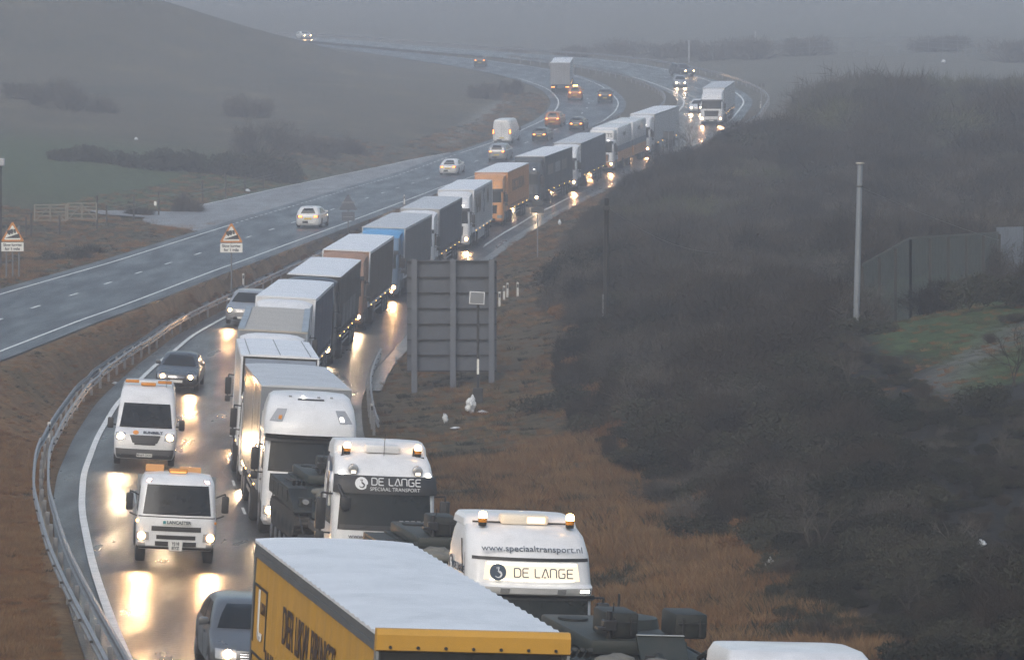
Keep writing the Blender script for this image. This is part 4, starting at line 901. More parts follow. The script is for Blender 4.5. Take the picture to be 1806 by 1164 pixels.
def tractor1():
    t=thing('low_loader_lorry','white low loader lorry with black sun visor reading DE LANGE, carrying a tracked vehicle','lorry','low loaders with army vehicles')
    S=Stack([(.32,1.16,.16,2.2,.2),(.45,1.23,.02,2.3,.28,.07),(.95,1.245,.0,2.3,.3,.08),(1.7,1.245,.05,2.3,.3,.09),(2.75,1.22,.26,2.3,.26,.09),(2.95,1.2,.36,2.3,.26,.09),(3.25,1.16,.62,2.3,.28,.08),(3.42,1.12,.95,2.3,.3,.08),(3.5,1.08,1.25,2.28,.3,.06)])
    S.body(MB(),dome=.04).obj('cab',WHITE,t,30)
    Q=Stack([(3.40,1.14,1.22,2.42,.18,.1),(3.6,1.12,1.3,2.42,.18,.1),(3.72,1.06,1.45,2.4,.2,.08)]); Q.body(MB(),dome=.03).obj('roof_spoiler',WHITE,t,30)
    ws=S.patch(MB(),1.72,2.62,-1.2,1.2,.012,u0t=-1.14,u1t=1.14,nz=8).obj('windscreen',GLASS,t,40)
    S.patch(MB(),1.72,1.84,-1.15,1.15,.02).obj('dashboard_band',BLACK,ws); 
    mb=MB()
    for x in (-.75,0,.6): mb.tube(S.pt(1.75,x,.03),S.pt(1.84,x+.35,.035),.014,n=5)
    mb.obj('wiper',BLACK,ws)
    # things lying behind the glass
    mb=MB(); mb.box(.55,.75,.19,.2,1.93,2.03); 
    for k in range(5): mb.box(.34+k*.14,.43+k*.14,S.pt(1.92,.4,.02)[1]-.0,S.pt(1.92,.4,.02)[1]+.006,1.9,1.98)
    mb.obj('number_card',pm('card_white',(.4,.42,.45),.6),ws)
    v=S.patch(MB(),2.58,3.0,-1.3,1.3,.1,.03,nz=6).obj('sun_visor',BLACK,t,40)
    yv=S.pt(2.82,0,.1)[1]; tl=-math.atan2(.36-.26,.2)*.9
    M=Matrix.Translation((.16,S.pt(2.88,.3,.112)[1],2.87))@Matrix.Rotation(R(68),4,'X'); lange(v,M@Matrix.Translation((.1,.0,.01)),.17,HOOKW,1.0)
    hook_logo(v,Matrix.Translation((-.60,S.pt(2.84,.6,.118)[1],2.82))@Matrix.Rotation(R(70),4,'X'),.155,HOOKW,BLACK)
    text('SPECIAAL TRANSPORT',.125,HOOKW,v,Matrix.Translation((.2,S.pt(2.7,.3,.125)[1],2.70))@Matrix.Rotation(R(76),4,'X'),sx=.95,bold=-.001)
    for sg in (-1,1):
        S.patch(MB(),1.8,2.55,sg*1.62,sg*2.12,.01,u0t=sg*1.7,u1t=sg*2.12).obj('side_window',GLASS,t,40)
        q=S.pt(3.13,sg*.86,0); r=MB().lathe([(-.1,.05),(-.08,.115),(.0,.13),(.03,.12)],(q[0],q[1]-.06,q[2]),'y',22).obj('spot_lamp',CHROME,t,40); r.rotation_euler=(0,0,0)
        MB().lathe([(-.115,.07),(-.105,.108)],(q[0],q[1]-.06,q[2]),'y',22).obj('lens',LENS,r); MB().box(q[0]-.055,q[0]+.055,q[1]-.185,q[1]-.177,q[2]-.095,q[2]-.03).obj('bulb',em('spot_glow',(1,.86,.66),3),r)
        q=S.pt(3.05,sg*1.12,0); MB().lathe([(-.06,.03),(-.03,.06),(0,.05)],(q[0]+sg*.03,q[1]-.02,q[2]-.03),'y',14).obj('marker_lamp',MARK,t)
        x=sg*.86; beacon(t,x,1.02,3.43,1.15); mb=MB(); mb.box(x-.15,x+.15,.95,1.12,3.36,3.42); mb.box(x-.13,x-.09,.98,1.02,3.4,3.62); mb.obj('beacon_bracket',CHASS,t)
        S.patch(MB(),2.2,3.0,sg*1.75,sg*2.0,.05,.05).obj('chrome_strip',CHROME,t,40)
        lamp(t,S,.62,.86,sg*.84,sg*1.3,None,off=.03)
    hook_logo(t,Matrix.Translation((-1.21,1.45,2.95))@Matrix.Rotation(R(-90),4,'Z')@Matrix.Rotation(R(90),4,'X'),.42,pm('logo_blue',(.08,.13,.22),.4),HOOKW)
    beacon_box(t,-.42,.42,1.0,3.48,False); mb=MB(); mb.tube((.02,.9,3.4),(.03,.92,3.95),.008); mb.tube((-1.0,1.2,3.45),(1.0,1.2,3.45),.02); mb.obj('roof_rail_and_aerial',BLACK,t)
    S.patch(MB(),1.5,1.7,-1.2,1.2,.012).obj('name_board',WHITE,t); text('www.speciaaltransport.nl',.15,INK,t,front_M(0,S.pt(1.6,.4,.035)[1],1.58),sx=1.15)
    g=MB(); S.patch(g,.95,1.45,-.8,.8,.014); g.obj('grille',BLACK,t); S.patch(MB(),.36,.9,-1.15,1.15,.02).obj('bumper',WHITE,t,40)
    mirror_pair(t,S,2.05,1.56,.26,.75,.24,arm=True)
    m=MB(); m.tube((-1.15,.2,2.75),(-1.02,-.05,2.45),.05); m.box(-1.12,-.88,-.16,-.02,2.2,2.5,b=.04); m.obj('kerb_mirror',BLACK,t,40)
    mb=MB()
    for sg in (-1,1): mb.box(min(sg*.38,sg*.48),max(sg*.38,sg*.48),1.2,6.6,.78,.98)
    mb.box(-1.1,1.1,2.5,3.1,.95,1.9,b=.05); mb.obj('chassis_frame',CHASS,t)
    for y in (1.35,4.2,5.5):
        for sg in (-1,1): wheel(t,sg*1.08,y,.5,.34 if y<2 else .55,sg)
    low_deck(t,5.5,13.5)
    return t
def tractor2():
    t=thing('low_loader_lorry','white low loader lorry with a lit DE LANGE panel above its windscreen and web address','lorry','low loaders with army vehicles')
    S=Stack([(.32,1.16,.16,2.2,.2),(.45,1.23,.02,2.3,.28,.07),(.95,1.245,.0,2.3,.3,.08),(1.7,1.245,.05,2.3,.3,.09),(2.52,1.235,.2,2.3,.26,.09),(2.6,1.235,.12,2.3,.3,.14),(2.72,1.24,.08,2.3,.3,.15),(2.78,1.225,.17,2.3,.3,.14),(3.3,1.2,.32,2.3,.34,.14),(3.62,1.15,.58,2.3,.38,.12),(3.78,1.08,.9,2.3,.4,.1)])
    S.body(MB(),dome=.03).obj('cab',WHITE,t,30)
    Q=Stack([(3.74,1.12,1.15,2.4,.2,.1),(3.86,1.1,1.25,2.4,.2,.1),(3.93,1.04,1.4,2.4,.2,.08)]); Q.body(MB(),dome=.03).obj('roof_spoiler',WHITE,t,30)
    ws=S.patch(MB(),1.72,2.5,-1.2,1.2,.012,nz=8).obj('windscreen',GLASS,t,40)
    S.patch(MB(),2.48,2.58,-1.35,1.35,.07,.03).obj('sun_visor',BLACK,t,40)
    for sg in (-1,1):
        S.patch(MB(),1.8,2.45,sg*1.6,sg*2.15,.01).obj('side_window',GLASS,t,40)
        o=S.patch(MB(),2.62,2.69,sg*.98,sg*1.22,.014).obj('marker_strip',LENS,t); 
        for k in range(4): S.patch(MB(),2.635,2.675,sg*(1.0+k*.055),sg*(1.035+k*.055),.026).obj('bulb',MARK,o)
        S.patch(MB(),2.61,2.70,sg*.5,sg*.68,.012).obj('inset_lamp',LENS,t)
        S.patch(MB(),1.5,3.7,sg*1.56,sg*1.568,.004).obj('panel_seam',SEAM,t)
        beacon(t,sg*.86,.86,3.78,1.1)
        m=MB(); p=[S.pt(3.5,sg*1.75,.02),S.pt(2.9,sg*1.62,.02)]; m.tube(p[0],p[1],.012); m.obj('side_rod',BLACK,t)
    S.patch(MB(),3.2,3.26,-1.28,1.28,.012).obj('air_slot',BLACK,t)
    pn=S.patch(MB(),2.84,3.16,-1.02,1.02,.014,nz=5).obj('lit_panel',em('panel_glow',(1,.84,.62),1.25),t,40)
    # brighter tubes along the rim of the lit panel
    mb=MB(); S.patch(mb,3.12,3.16,-.98,.98,.02); S.patch(mb,2.84,2.865,-.9,.9,.02); mb.obj('lit_tube',em('tube_glow',(1,.9,.7),4),pn)
    a=math.atan2(.15,.52)
    M=Matrix.Translation((.22,S.pt(2.99,.3,.05)[1],2.99))@Matrix.Rotation(R(90)-a,4,'X'); lange(pn,M,.165,HOOKD,1.0)
    hook_logo(pn,Matrix.Translation((-.53,S.pt(2.99,.5,.04)[1],2.99))@Matrix.Rotation(R(90)-a,4,'X')@Matrix.Translation((-.16,0,0)),.16,HOOKD,HOOKW)
    text('www.speciaaltransport.nl',.19,HOOKD,t,Matrix.Translation((0,S.pt(3.42,.3,.03)[1],3.42))@Matrix.Rotation(R(52),4,'X'),sx=1.02)
    text('DE LANGE',.2,HOOKD,t,Matrix.Translation((-1.225,1.1,2.95))@Matrix.Rotation(R(-90),4,'Z')@Matrix.Rotation(R(90),4,'X'))
    hook_logo(t,Matrix.Translation((-1.222,1.78,2.96))@Matrix.Rotation(R(-90),4,'Z')@Matrix.Rotation(R(90),4,'X'),.17,HOOKD,HOOKW)
    beacon_box(t,-.46,.46,.95,3.8,True); MB().box(-.08,.06,.66,.74,3.66,3.7,b=.01).obj('roof_sensor',BLACK,t)
    m=MB(); m.tube((-1.0,1.1,3.83),(1.0,1.1,3.83),.018); m.obj('roof_rail',BLACK,t)
    g=MB(); S.patch(g,.95,1.6,-.8,.8,.014); g.obj('grille',BLACK,t); S.patch(MB(),.36,.9,-1.15,1.15,.02).obj('bumper',WHITE,t,40)
    mirror_pair(t,S,2.1,1.56,.26,.62,.24,arm=True)
    for sg in (-1,1): lamp(t,S,.62,.86,sg*.84,sg*1.3,None,off=.03)
    mb=MB()
    for sg in (-1,1): mb.box(min(sg*.38,sg*.48),max(sg*.38,sg*.48),1.2,6.6,.78,.98)
    mb.box(-1.1,1.1,2.5,3.1,.95,1.9,b=.05); mb.obj('chassis_frame',CHASS,t)
    for y in (1.35,4.2,5.5):
        for sg in (-1,1): wheel(t,sg*1.08,y,.5,.34 if y<2 else .55,sg)
    low_deck(t,5.5,13.5)
    return t
def tractor3():
    t=thing('low_loader_lorry','smooth white lorry roof just showing at the bottom edge beside the verge','lorry','low loaders with army vehicles')
    build_cab(t,WHITE,lit=True,high=True)
    Q=Stack([(3.4,1.14,.9,2.42,.25,.1),(3.62,1.12,1.0,2.42,.25,.1),(3.74,1.05,1.2,2.4,.25,.08)]); Q.body(MB(),dome=.03).obj('roof_spoiler',WHITE,t,30)
    low_deck(t,5.5,13.5); return t
t1=tractor1(); place(t1,TL,T1D,14,dx=T1X); t2=tractor2(); place(t2,TL,T2D,12,dx=T2X); t2.matrix_world=Matrix.Translation((0,0,-.17))@t2.matrix_world; t3=tractor3(); M=place(t3,TL,T3D,12,dx=T3X); t3.matrix_world=Matrix.Translation((0,0,-.3))@M
for (D,var,lab,dx,zz) in ((A1D,0,'dark green tracked army vehicle with an orange cap on top, between two white cabs',A1X,.93),(A2D,1,'tracked army vehicle heaped with tarpaulin behind the lit DE LANGE panel',A2X,.93),(A3D,2,'tracked army vehicle on the low loader nearest the bottom edge, two boxes on its roof',A3X,1.23)):
    a=army('army_vehicle',lab,var); M=place(a,TL,D,5.4,dx=dx); a.matrix_world=Matrix.Translation((0,0,zz+ARMZ))@M@Matrix.Diagonal((1,1,.74,1))
# ---------------------------------------------------------------- yellow curtain lorry in the outer lane
t=thing('articulated_lorry','big yellow curtain-sided lorry with ribbed white roof and dark slogan','lorry')
build_trailer(t,2.6,10.6,YEL,BLACKP,pm('wet_roof',(.74,.76,.80),.3,dirt=.42,dcol=(.34,.36,.38),scale=1.1,bump=.3,bscale=5),rail=pm('grey_rail',(.10,.11,.12),.45,dirt=.3),roofridge=True,ripple=.016,sag=.02)
S=build_cab(t,pm('green_grey_cab',(.12,.145,.15),.35,coat=.3),high=False,lit=True)
mb=MB(); mb.box(-1.05,1.05,1.0,2.3,3.02,3.45,b=.16); mb.box(-.7,.95,.9,2.0,3.2,3.42,b=.08); mb.obj('roof_equipment',pm('green_grey_cab',(0,0,0)),t,30)
for x in (-.45,.85): beacon(t,x,1.1,3.4,1.2,lit=False)
fv=MB(); fv.prism([(2.50,3.78),(2.46,3.80),(2.46,4.0),(2.52,4.07),(2.62,4.07),(2.62,3.78)],'x',-1.3,1.3); fv=fv.obj('front_valance',YEL,t,30)
rv=MB()
for k in range(7): rv.lathe([(0,.022),(.014,.022)],(-1.12+k*.37,2.44,3.84),'y',10)
rv.obj('rivet',BLACK,fv)
MB().box(-1.30,-1.262,2.48,2.62,2.0,3.78).obj('corner_post',SILV,t); MB().box(1.262,1.30,2.48,2.62,2.0,3.78).obj('corner_post',SILV,t)
sideM=lambda y,z: Matrix.Translation((-1.302,y,z))@Matrix.Rotation(R(-90),4,'Z')@Matrix.Rotation(R(90),4,'X')
BR=pm('print_brown',(.045,.025,.018),.55,dirt=.15)
text('DER LKW BRINGT',.80,BR,t,sideM(7.75,3.06),bold=.006,sx=.70)
text('WAS',.80,BR,t,sideM(10.9,2.18),bold=.006,sx=.7)
MB().box(-1.30,-1.285,2.62,13.18,3.77,3.86).obj('top_rail',pm('grey_rail',(.1,.11,.12)),t)
mb=MB()
for y0,y1,z0,z1 in ((11.6,11.65,2.45,3.38),(12.85,12.9,2.45,3.38),(11.65,12.85,3.34,3.38),(11.6,11.65,1.4,2.3),(12.85,12.9,1.4,2.3),(11.65,12.85,2.26,2.3)): mb.box(-1.306,-1.296,y0,y1,z0,z1)
fr=mb.obj('print_frame',BLACK,t)
mb=MB(); pts=[(0,12.35,3.3),(0,12.35,2.7)]+[(0,12.2+.15*math.cos(a),2.7-.14*math.sin(a)) for a in [math.pi*k/8 for k in range(1,8)]]
for a,b in zip(pts[:-1],pts[1:]): mb.box(-1.308,-1.296,min(a[1],b[1])-.06,max(a[1],b[1])+.06,min(a[2],b[2])-.02,max(a[2],b[2])+.02)
mb.obj('print_letter',HOOKW,fr); text('LKW',.26,BR,t,sideM(11.95,3.05),sx=.8)
MB().box(-1.306,-1.297,11.8,12.7,1.75,2.15).obj('print_patch',pm('patch_grey',(.3,.3,.28),.6),fr)
M=place(t,VL,YD,13,dx=YX); t.matrix_world=Matrix.Translation((0,0,.24))@M
# ---------------------------------------------------------------- vans and cars
t,S=make_car('panel_van','white high-roofed van with amber light bar and headlights on, in the outer lane','van','van',WHITE,plate_text='MA69 OOC',headmat=HEADC)
mb=MB(); mb.box(-.32,.32,2.15,2.35,2.66,2.74,b=.02); bar=mb.obj('light_bar',WHITE,t,30)
for sg in (-1,1): MB().box(min(sg*.32,sg*.78),max(sg*.32,sg*.78),2.14,2.36,2.655,2.755,b=.02).obj('amber_lamp',AMBD,bar,30)
MB().box(-.25,.25,1.95,2.12,2.58,2.69,b=.03).obj('amber_lamp',AMBD,bar,30); MB().tube((.6,2.0,2.5),(.62,2.0,2.85),.008).obj('aerial',BLACK,t)
p=S.pt(1.14,0,.03); text('SUNBELT',.15,INK,t,Matrix.Translation((.25,p[1]-.02,1.16))@Matrix.Rotation(R(40),4,'X'),bold=.008,sx=1.05)
MB().lathe([(0,.1),(.008,.1)],(0,0,0),'z',8).obj('logo',pm('logo_orange',(.75,.3,.05),.4),t).matrix_world=Matrix.Translation((-.32,p[1]-.01,1.15))@Matrix.Rotation(R(40),4,'X')
hv=pm('hi_vis',(.75,.2,.06),.7); place(t,VL,VND,5.6,dx=VNX)
def person(label,M,shirt):
    o=bpy.data.objects.new('person',bpy.data.meshes.new('person')); COL.objects.link(o); bm=bmesh.new()
    J=[(0,0,0,.15),(0,.02,.28,.16),(0,.03,.45,.15),(0,.02,.55,.06),(0,-.01,.64,.09),(0,-.01,.74,.085),(-.19,.03,.44,.06),(-.25,-.1,.22,.045),(-.16,-.32,.24,.035),(.19,.03,.44,.06),(.25,-.1,.22,.045),(.16,-.32,.24,.035)]
    E_=[(0,1),(1,2),(2,3),(3,4),(4,5),(2,6),(6,7),(7,8),(2,9),(9,10),(10,11)]
    vs=[bm.verts.new(j[:3]) for j in J]; [bm.edges.new((vs[a],vs[b])) for a,b in E_]; bm.to_mesh(o.data); bm.free()
    o.modifiers.new('s','SKIN'); 
    for k,j in enumerate(J): o.data.skin_vertices[0].data[k].radius=(j[3],j[3]*.85)
    o.data.skin_vertices[0].data[0].use_root=True; o.modifiers.new('u','SUBSURF').levels=1; o.modifiers['u'].render_levels=1
    o.data.materials.append(shirt); o.matrix_world=M; o['label']=label; o['category']='person'; return o
def flatbed():
    t=thing('flatbed_truck','white flatbed truck with amber roof beacon and headlights on, foremost in the outer lane','truck')
    S=Stack([(.38,.92,.1,1.75,.15),(.48,.98,.0,1.8,.2,.05),(.85,1.0,.0,1.8,.2,.06),(1.2,1.0,.04,1.8,.2,.06),(2.0,.93,.34,1.78,.18,.05),(2.1,.9,.45,1.76,.2,.05),(2.2,.84,.6,1.7,.25,.05)])
    S.body(MB(),dome=.05).obj('cab',WHITE,t,30); ws=S.patch(MB(),1.27,2.0,-1.1,1.1,.012,u0t=-1.04,u1t=1.04).obj('windscreen',GLASS,t,40)
    mb=MB(); mb.tube(S.pt(1.29,-.5,.03),S.pt(1.36,.0,.04),.012); mb.tube(S.pt(1.29,.1,.03),S.pt(1.36,.75,.04),.012); mb.obj('wiper',BLACK,ws)
    for sg in (-1,1):
        S.patch(MB(),1.3,1.9,sg*1.6,sg*2.2,.01,u0t=sg*1.7,u1t=sg*2.2).obj('side_window',GLASS,t,40); lamp(t,S,.62,.82,sg*.86,sg*1.35,HEAD,off=.025)
        lamp(t,S,.44,.55,sg*.98,sg*1.3,None,name='headlight'); q=S.pt(1.12,sg*1.35,.01); MB().box(q[0]-.03,q[0]+.03,q[1]-.03,q[1]+.03,1.06,1.12,b=.01).obj('indicator',AMB if sg<0 else AMBD,t)
        mb=MB(); mb.box(min(sg*1.12,sg*1.3),max(sg*1.12,sg*1.3),.1,.2,1.35,1.78,b=.03); mb.path([(sg*.98,.3,1.72),(sg*1.2,.16,1.84),(sg*1.22,.16,1.5)],.018); mb.path([(sg*1.0,.2,1.2),(sg*1.2,.16,1.28)],.018); mb.obj('wing_mirror',BLACK,t,40)
        lamp(t,S,2.05,2.13,sg*.95,sg*1.15,MARK,name='marker_lamp')
    mb=MB(); S.patch(mb,.86,.98,-.78,.78,.014); S.patch(mb,.66,.76,-.62,.62,.014); S.patch(mb,.49,.6,-.66,-.24,.014); S.patch(mb,.49,.6,.24,.66,.014); mb.obj('grille',BLACK,t)
    S.patch(MB(),1.2,1.225,-1.3,1.3,.006,nz=1).obj('panel_seam',BLACK,t); S.patch(MB(),.395,.45,-1.4,1.4,.01).obj('bumper_edge',BLACK,t)
    p=S.pt(.5,0,.03); pl=MB().box(-.17,.17,p[1]-.02,p[1],.38,.62).obj('number_plate',PLATEW,t)
    text('YJ18',.11,INK,pl,front_M(0,p[1]-.024,.555),bold=.003,sx=.95); text('BYZ',.11,INK,pl,front_M(0,p[1]-.024,.44),bold=.003,sx=.95)
    p=S.pt(1.08,0,.03); nb=MB().box(-.36,.36,p[1]-.012,p[1]+.01,1.03,1.14,b=.004).obj('name_board',PLATEW,t); text('LANCASTER',.11,HOOKD,nb,front_M(.06,p[1]-.016,1.085),bold=.004); MB().box(-.34,-.27,p[1]-.018,p[1]-.012,1.05,1.12).obj('logo',pm('logo_teal',(.02,.25,.3),.4),nb)
    b=MB().box(-.24,.24,.75,.95,2.26,2.38,b=.04).obj('amber_lamp',AMBD,t,30); MB().box(-.2,.2,.74,.96,2.27,2.31).obj('lit_strip',em('amber_low',(1,.5,.15),1.5),b)
    ra=MB(); ra.box(-.82,-.35,1.6,1.66,2.22,2.4); ra.box(.05,.6,1.6,1.66,2.2,2.36); ra.obj('amber_board',pm('amber_board',(.65,.33,.12),.5),t)
    mb=MB(); mb.box(-1.02,1.02,1.95,5.6,.85,.95); 
    for sg in (-1,1): mb.box(min(sg*1.0,sg*1.04),max(sg*1.0,sg*1.04),1.95,5.6,.952,1.35)
    mb.box(-1.0,1.0,1.9,1.948,.85,2.1); mb.box(-1.0,1.0,5.56,5.598,.955,1.35); mb.obj('flatbed',SILV,t)
    mb=MB(); mb.box(-.4,.4,1.2,5.5,.55,.8); mb.obj('chassis_frame',CHASS,t)
    for y in (.75,4.3):
        for sg in (-1,1): wheel(t,sg*.86,y,.37,.24,sg)
    place(t,VL,FBD,5.6,dx=FBX); return t
flatbed()
GCAR=pm('car_grey',(.10,.105,.115),.28,.3,coat=.6,dirt=.25); DCAR=pm('car_dark',(.03,.033,.038),.25,.2,coat=.6,dirt=.2); SCAR=pm('car_silver',(.36,.37,.39),.3,.4,coat=.5,dirt=.25); WCAR=pm('car_white',(.68,.69,.7),.28,coat=.5,dirt=.2); BCAR=pm('car_black',(.014,.015,.017),.25,coat=.5,dirt=.2); OCAR=pm('car_orange',(.45,.16,.04),.3,.2,coat=.5,dirt=.25)
RCg='cars coming down the near carriageway'
t,S=make_car('car','grey hatchback half hidden by the yellow lorry, its headlight blazing','car','hatch',GCAR,group=RCg,headmat=HEADC); place(t,VL,C1D,4.1,dx=C1X)
t,S=make_car('car','dark saloon following the white high-roofed van','car','saloon',DCAR,group=RCg); place(t,VL,147,4.75,dx=-.1)
t,S=make_car('car','silver car half hidden behind the queue beside the crash barrier','car','suv',SCAR,group=RCg); place(t,VL,184,4.6,dx=-.2)
t,S=make_car('car','pale car tucked beside the high-roofed lorry coming round the far bend','car','hatch',WCAR,group=RCg,headmat=HEADC); place(t,VL,416,4.1,dx=.6)
t,S=make_car('car','pale car with bright headlights on the far bend, the nearer of two','car','hatch',SCAR,group=RCg,headmat=HEADC); place(t,VL,468,4.1,dx=-.2)
t,S=make_car('car','dark car with bright headlights on the far bend, the farther of two','car','suv',DCAR,group=RCg); place(t,lambda d:float(W(1206,137,495)[0])-(d-495)*.5,495,4.6,dx=.8)
LCg='cars climbing away on the far carriageway'
def lc(px,D): return (px-903)*D/F
def lpath(D0,x0):
    c0=float(LCC(D0)); return lambda d: float(LCC(d))-c0+x0
def away(shape,label,px,D,colr,lights='tail',name='car',cat='car',group=LCg,**k):
    t,S=make_car(name,label,cat,shape,colr,lights=lights,group=group,**k); L=SHAPES[shape]['L']
    place(t,lpath(D,lc(px,D)),D,L,side='L',away=True); return t,S
away('hatch','small white hatchback driving away near the lay-by, lamps along its rear window',543,246,WCAR)
away('saloon','white coupe driving away, nearest behind the small hatchback',790,331,WCAR)
away('suv','silver grey estate car driving away just behind the white van',876,351,SCAR)
away('van','white van driving away along the hard shoulder line',885,376,WHITE,name='panel_van',cat='van',group=None)
away('hatch','black hatchback driving away beside the white van',951,379,DCAR)
away('suv','orange car driving away near the inside of the bend',974,399,OCAR)
away('hatch','dark low car driving away beside the orange one',1016,394,BCAR)
t,S=away('suv','orange car with a lit roof lamp behind the tall white lorry',1014,446,OCAR); MB().box(-.3,.3,2.6,2.8,1.7,1.84,b=.03).obj('roof_lamp',AMB,t)
away('suv','dark car driving away alone in the outer lane of the bend',1067,441,DCAR)
away('suv','dark car driving away round the bend on the misty far stretch',846,530,DCAR)
t=thing('articulated_lorry','tall white lorry seen from behind, climbing away round the bend','lorry')
build_cab(t,WHITE,lit=False,deflector=WHITE); build_trailer(t,2.75,13.6,LGREY,LGREY,ROOFW,doors=pm('lorry_rear',(.25,.26,.28),.5),lights=True); place(t,lpath(462,lc(988,462)),462,16.3,side='L',away=True)
t,S=make_car('car','small white vehicle with two headlights in the mist at the far end of the road','car','hatch',WCAR)
k=int(np.argmin(abs(RL[:,0]*.5+RR[:,0]*.5-lc(534,612)))); p=RL[k]*.5+RR[k]*.5; tg=(RL[k+6]*.5+RR[k+6]*.5)-p; t.matrix_world=Matrix.Translation(p)@Matrix.Rotation(R(22),4,'Z')
# ---------------------------------------------------------------- vegetation
def npmesh(name,V,Fc,mats,mi=None):
    me=bpy.data.meshes.new(name); k=Fc.shape[1]; me.vertices.add(len(V)); me.vertices.foreach_set('co',V.astype(np.float32).ravel()); me.loops.add(Fc.size); me.loops.foreach_set('vertex_index',Fc.astype(np.int32).ravel())
    me.polygons.add(len(Fc)); me.polygons.foreach_set('loop_start',np.arange(len(Fc))*k); me.update(calc_edges=True)
    for m in mats: me.materials.append(m)
    if mi is not None: me.polygons.foreach_set('material_index',mi.astype(np.int32))
    return me
def unit(v): return v/(np.linalg.norm(v,axis=-1,keepdims=True)+1e-9)
def blades(g,base,d,ln,w):
    """triangular twigs/blades from base along d"""
    s=unit(np.cross(d,g.normal(size=d.shape)))*w[:,None]/2; bend=g.normal(size=d.shape)*ln[:,None]*.08
    V=np.stack([base-s,base+s,base+d*ln[:,None]+bend],1).reshape(-1,3); return V,np.arange(len(V)).reshape(-1,3)
def leaves(g,c,size):
    n=len(c); a=unit(g.normal(size=(n,3))); b=unit(np.cross(a,g.normal(size=(n,3)))); s=size[:,None]
    V=np.stack([c-a*s,c-b*s*.55,c+a*s],1).reshape(-1,3); return V,np.arange(len(V)).reshape(-1,3)
def vmat(name,c1,c2,var=.3,rough=.85):
    if name in MATS: return MATS[name]
    m,nt,out=_new(name); N=nt.nodes; L=nt.links; b=N.new('ShaderNodeBsdfPrincipled'); L.new(b.outputs[0],out.inputs[0]); b.inputs['Roughness'].default_value=rough; b.inputs['Specular IOR Level'].default_value=.15
    oi=N.new('ShaderNodeObjectInfo'); tc=N.new('ShaderNodeTexCoord'); nz=N.new('ShaderNodeTexNoise'); nz.inputs['Scale'].default_value=2.2; L.new(tc.outputs['Object'],nz.inputs['Vector'])
    ad=N.new('ShaderNodeMath'); ad.operation='ADD'; L.new(oi.outputs['Random'],ad.inputs[0]); L.new(nz.outputs[0],ad.inputs[1]); h=N.new('ShaderNodeMapRange'); h.inputs[1].default_value=.3; h.inputs[2].default_value=1.7; L.new(ad.outputs[0],h.inputs[0])
    mx=N.new('ShaderNodeMix'); mx.data_type='RGBA'; L.new(h.outputs[0],mx.inputs[0]); mx.inputs[6].default_value=(*c1,1); mx.inputs[7].default_value=(*c2,1); L.new(mx.outputs[2],b.inputs['Base Color']); MATS[name]=m; return m
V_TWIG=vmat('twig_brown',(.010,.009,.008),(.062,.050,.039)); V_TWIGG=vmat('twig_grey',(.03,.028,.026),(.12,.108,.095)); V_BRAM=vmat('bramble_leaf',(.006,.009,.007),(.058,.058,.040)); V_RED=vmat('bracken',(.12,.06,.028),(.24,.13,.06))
V_WIL=vmat('willow_twig',(.055,.06,.032),(.11,.11,.06)); V_EVG=vmat('evergreen_leaf',(.012,.018,.014),(.03,.038,.028)); V_STRAW=vmat('straw_grass',(.08,.05,.026),(.33,.205,.105)); V_RUS=vmat('russet_grass',(.09,.045,.021),(.27,.135,.055)); V_GRN=vmat('dull_grass',(.05,.055,.03),(.10,.10,.055))
V_BARK=vmat('bark',(.045,.04,.035),(.09,.08,.07))
def crown_pts(g,n,lobes):
    P=[]
    for (cx,cy,cz,rx,ry,rz) in lobes:
        k=max(4,int(n*(rx*ry*rz)**.6/sum((l[3]*l[4]*l[5])**.6 for l in lobes))); d=unit(g.normal(size=(k,3))); r=g.random((k,1))**.45
        P.append(np.array([cx,cy,cz])+d*r*np.array([rx,ry,rz]))
    return np.concatenate(P)
def drape(me,X,Y,ang=0):
    n=len(me.vertices); c=np.empty(n*3); me.vertices.foreach_get('co',c); c=c.reshape(-1,3); ca,sa=math.cos(ang),math.sin(ang); x=X+c[:,0]*ca-c[:,1]*sa; y=Y+c[:,0]*sa+c[:,1]*ca; q=n//3*3; dz=np.zeros(n)
    gx_=gz(x,y)-g1(X,Y); dz[:q]=np.repeat(gx_[:q:3],3); c[:,2]+=dz; me.vertices.foreach_set('co',c.ravel()); me.update()
LS=1.0
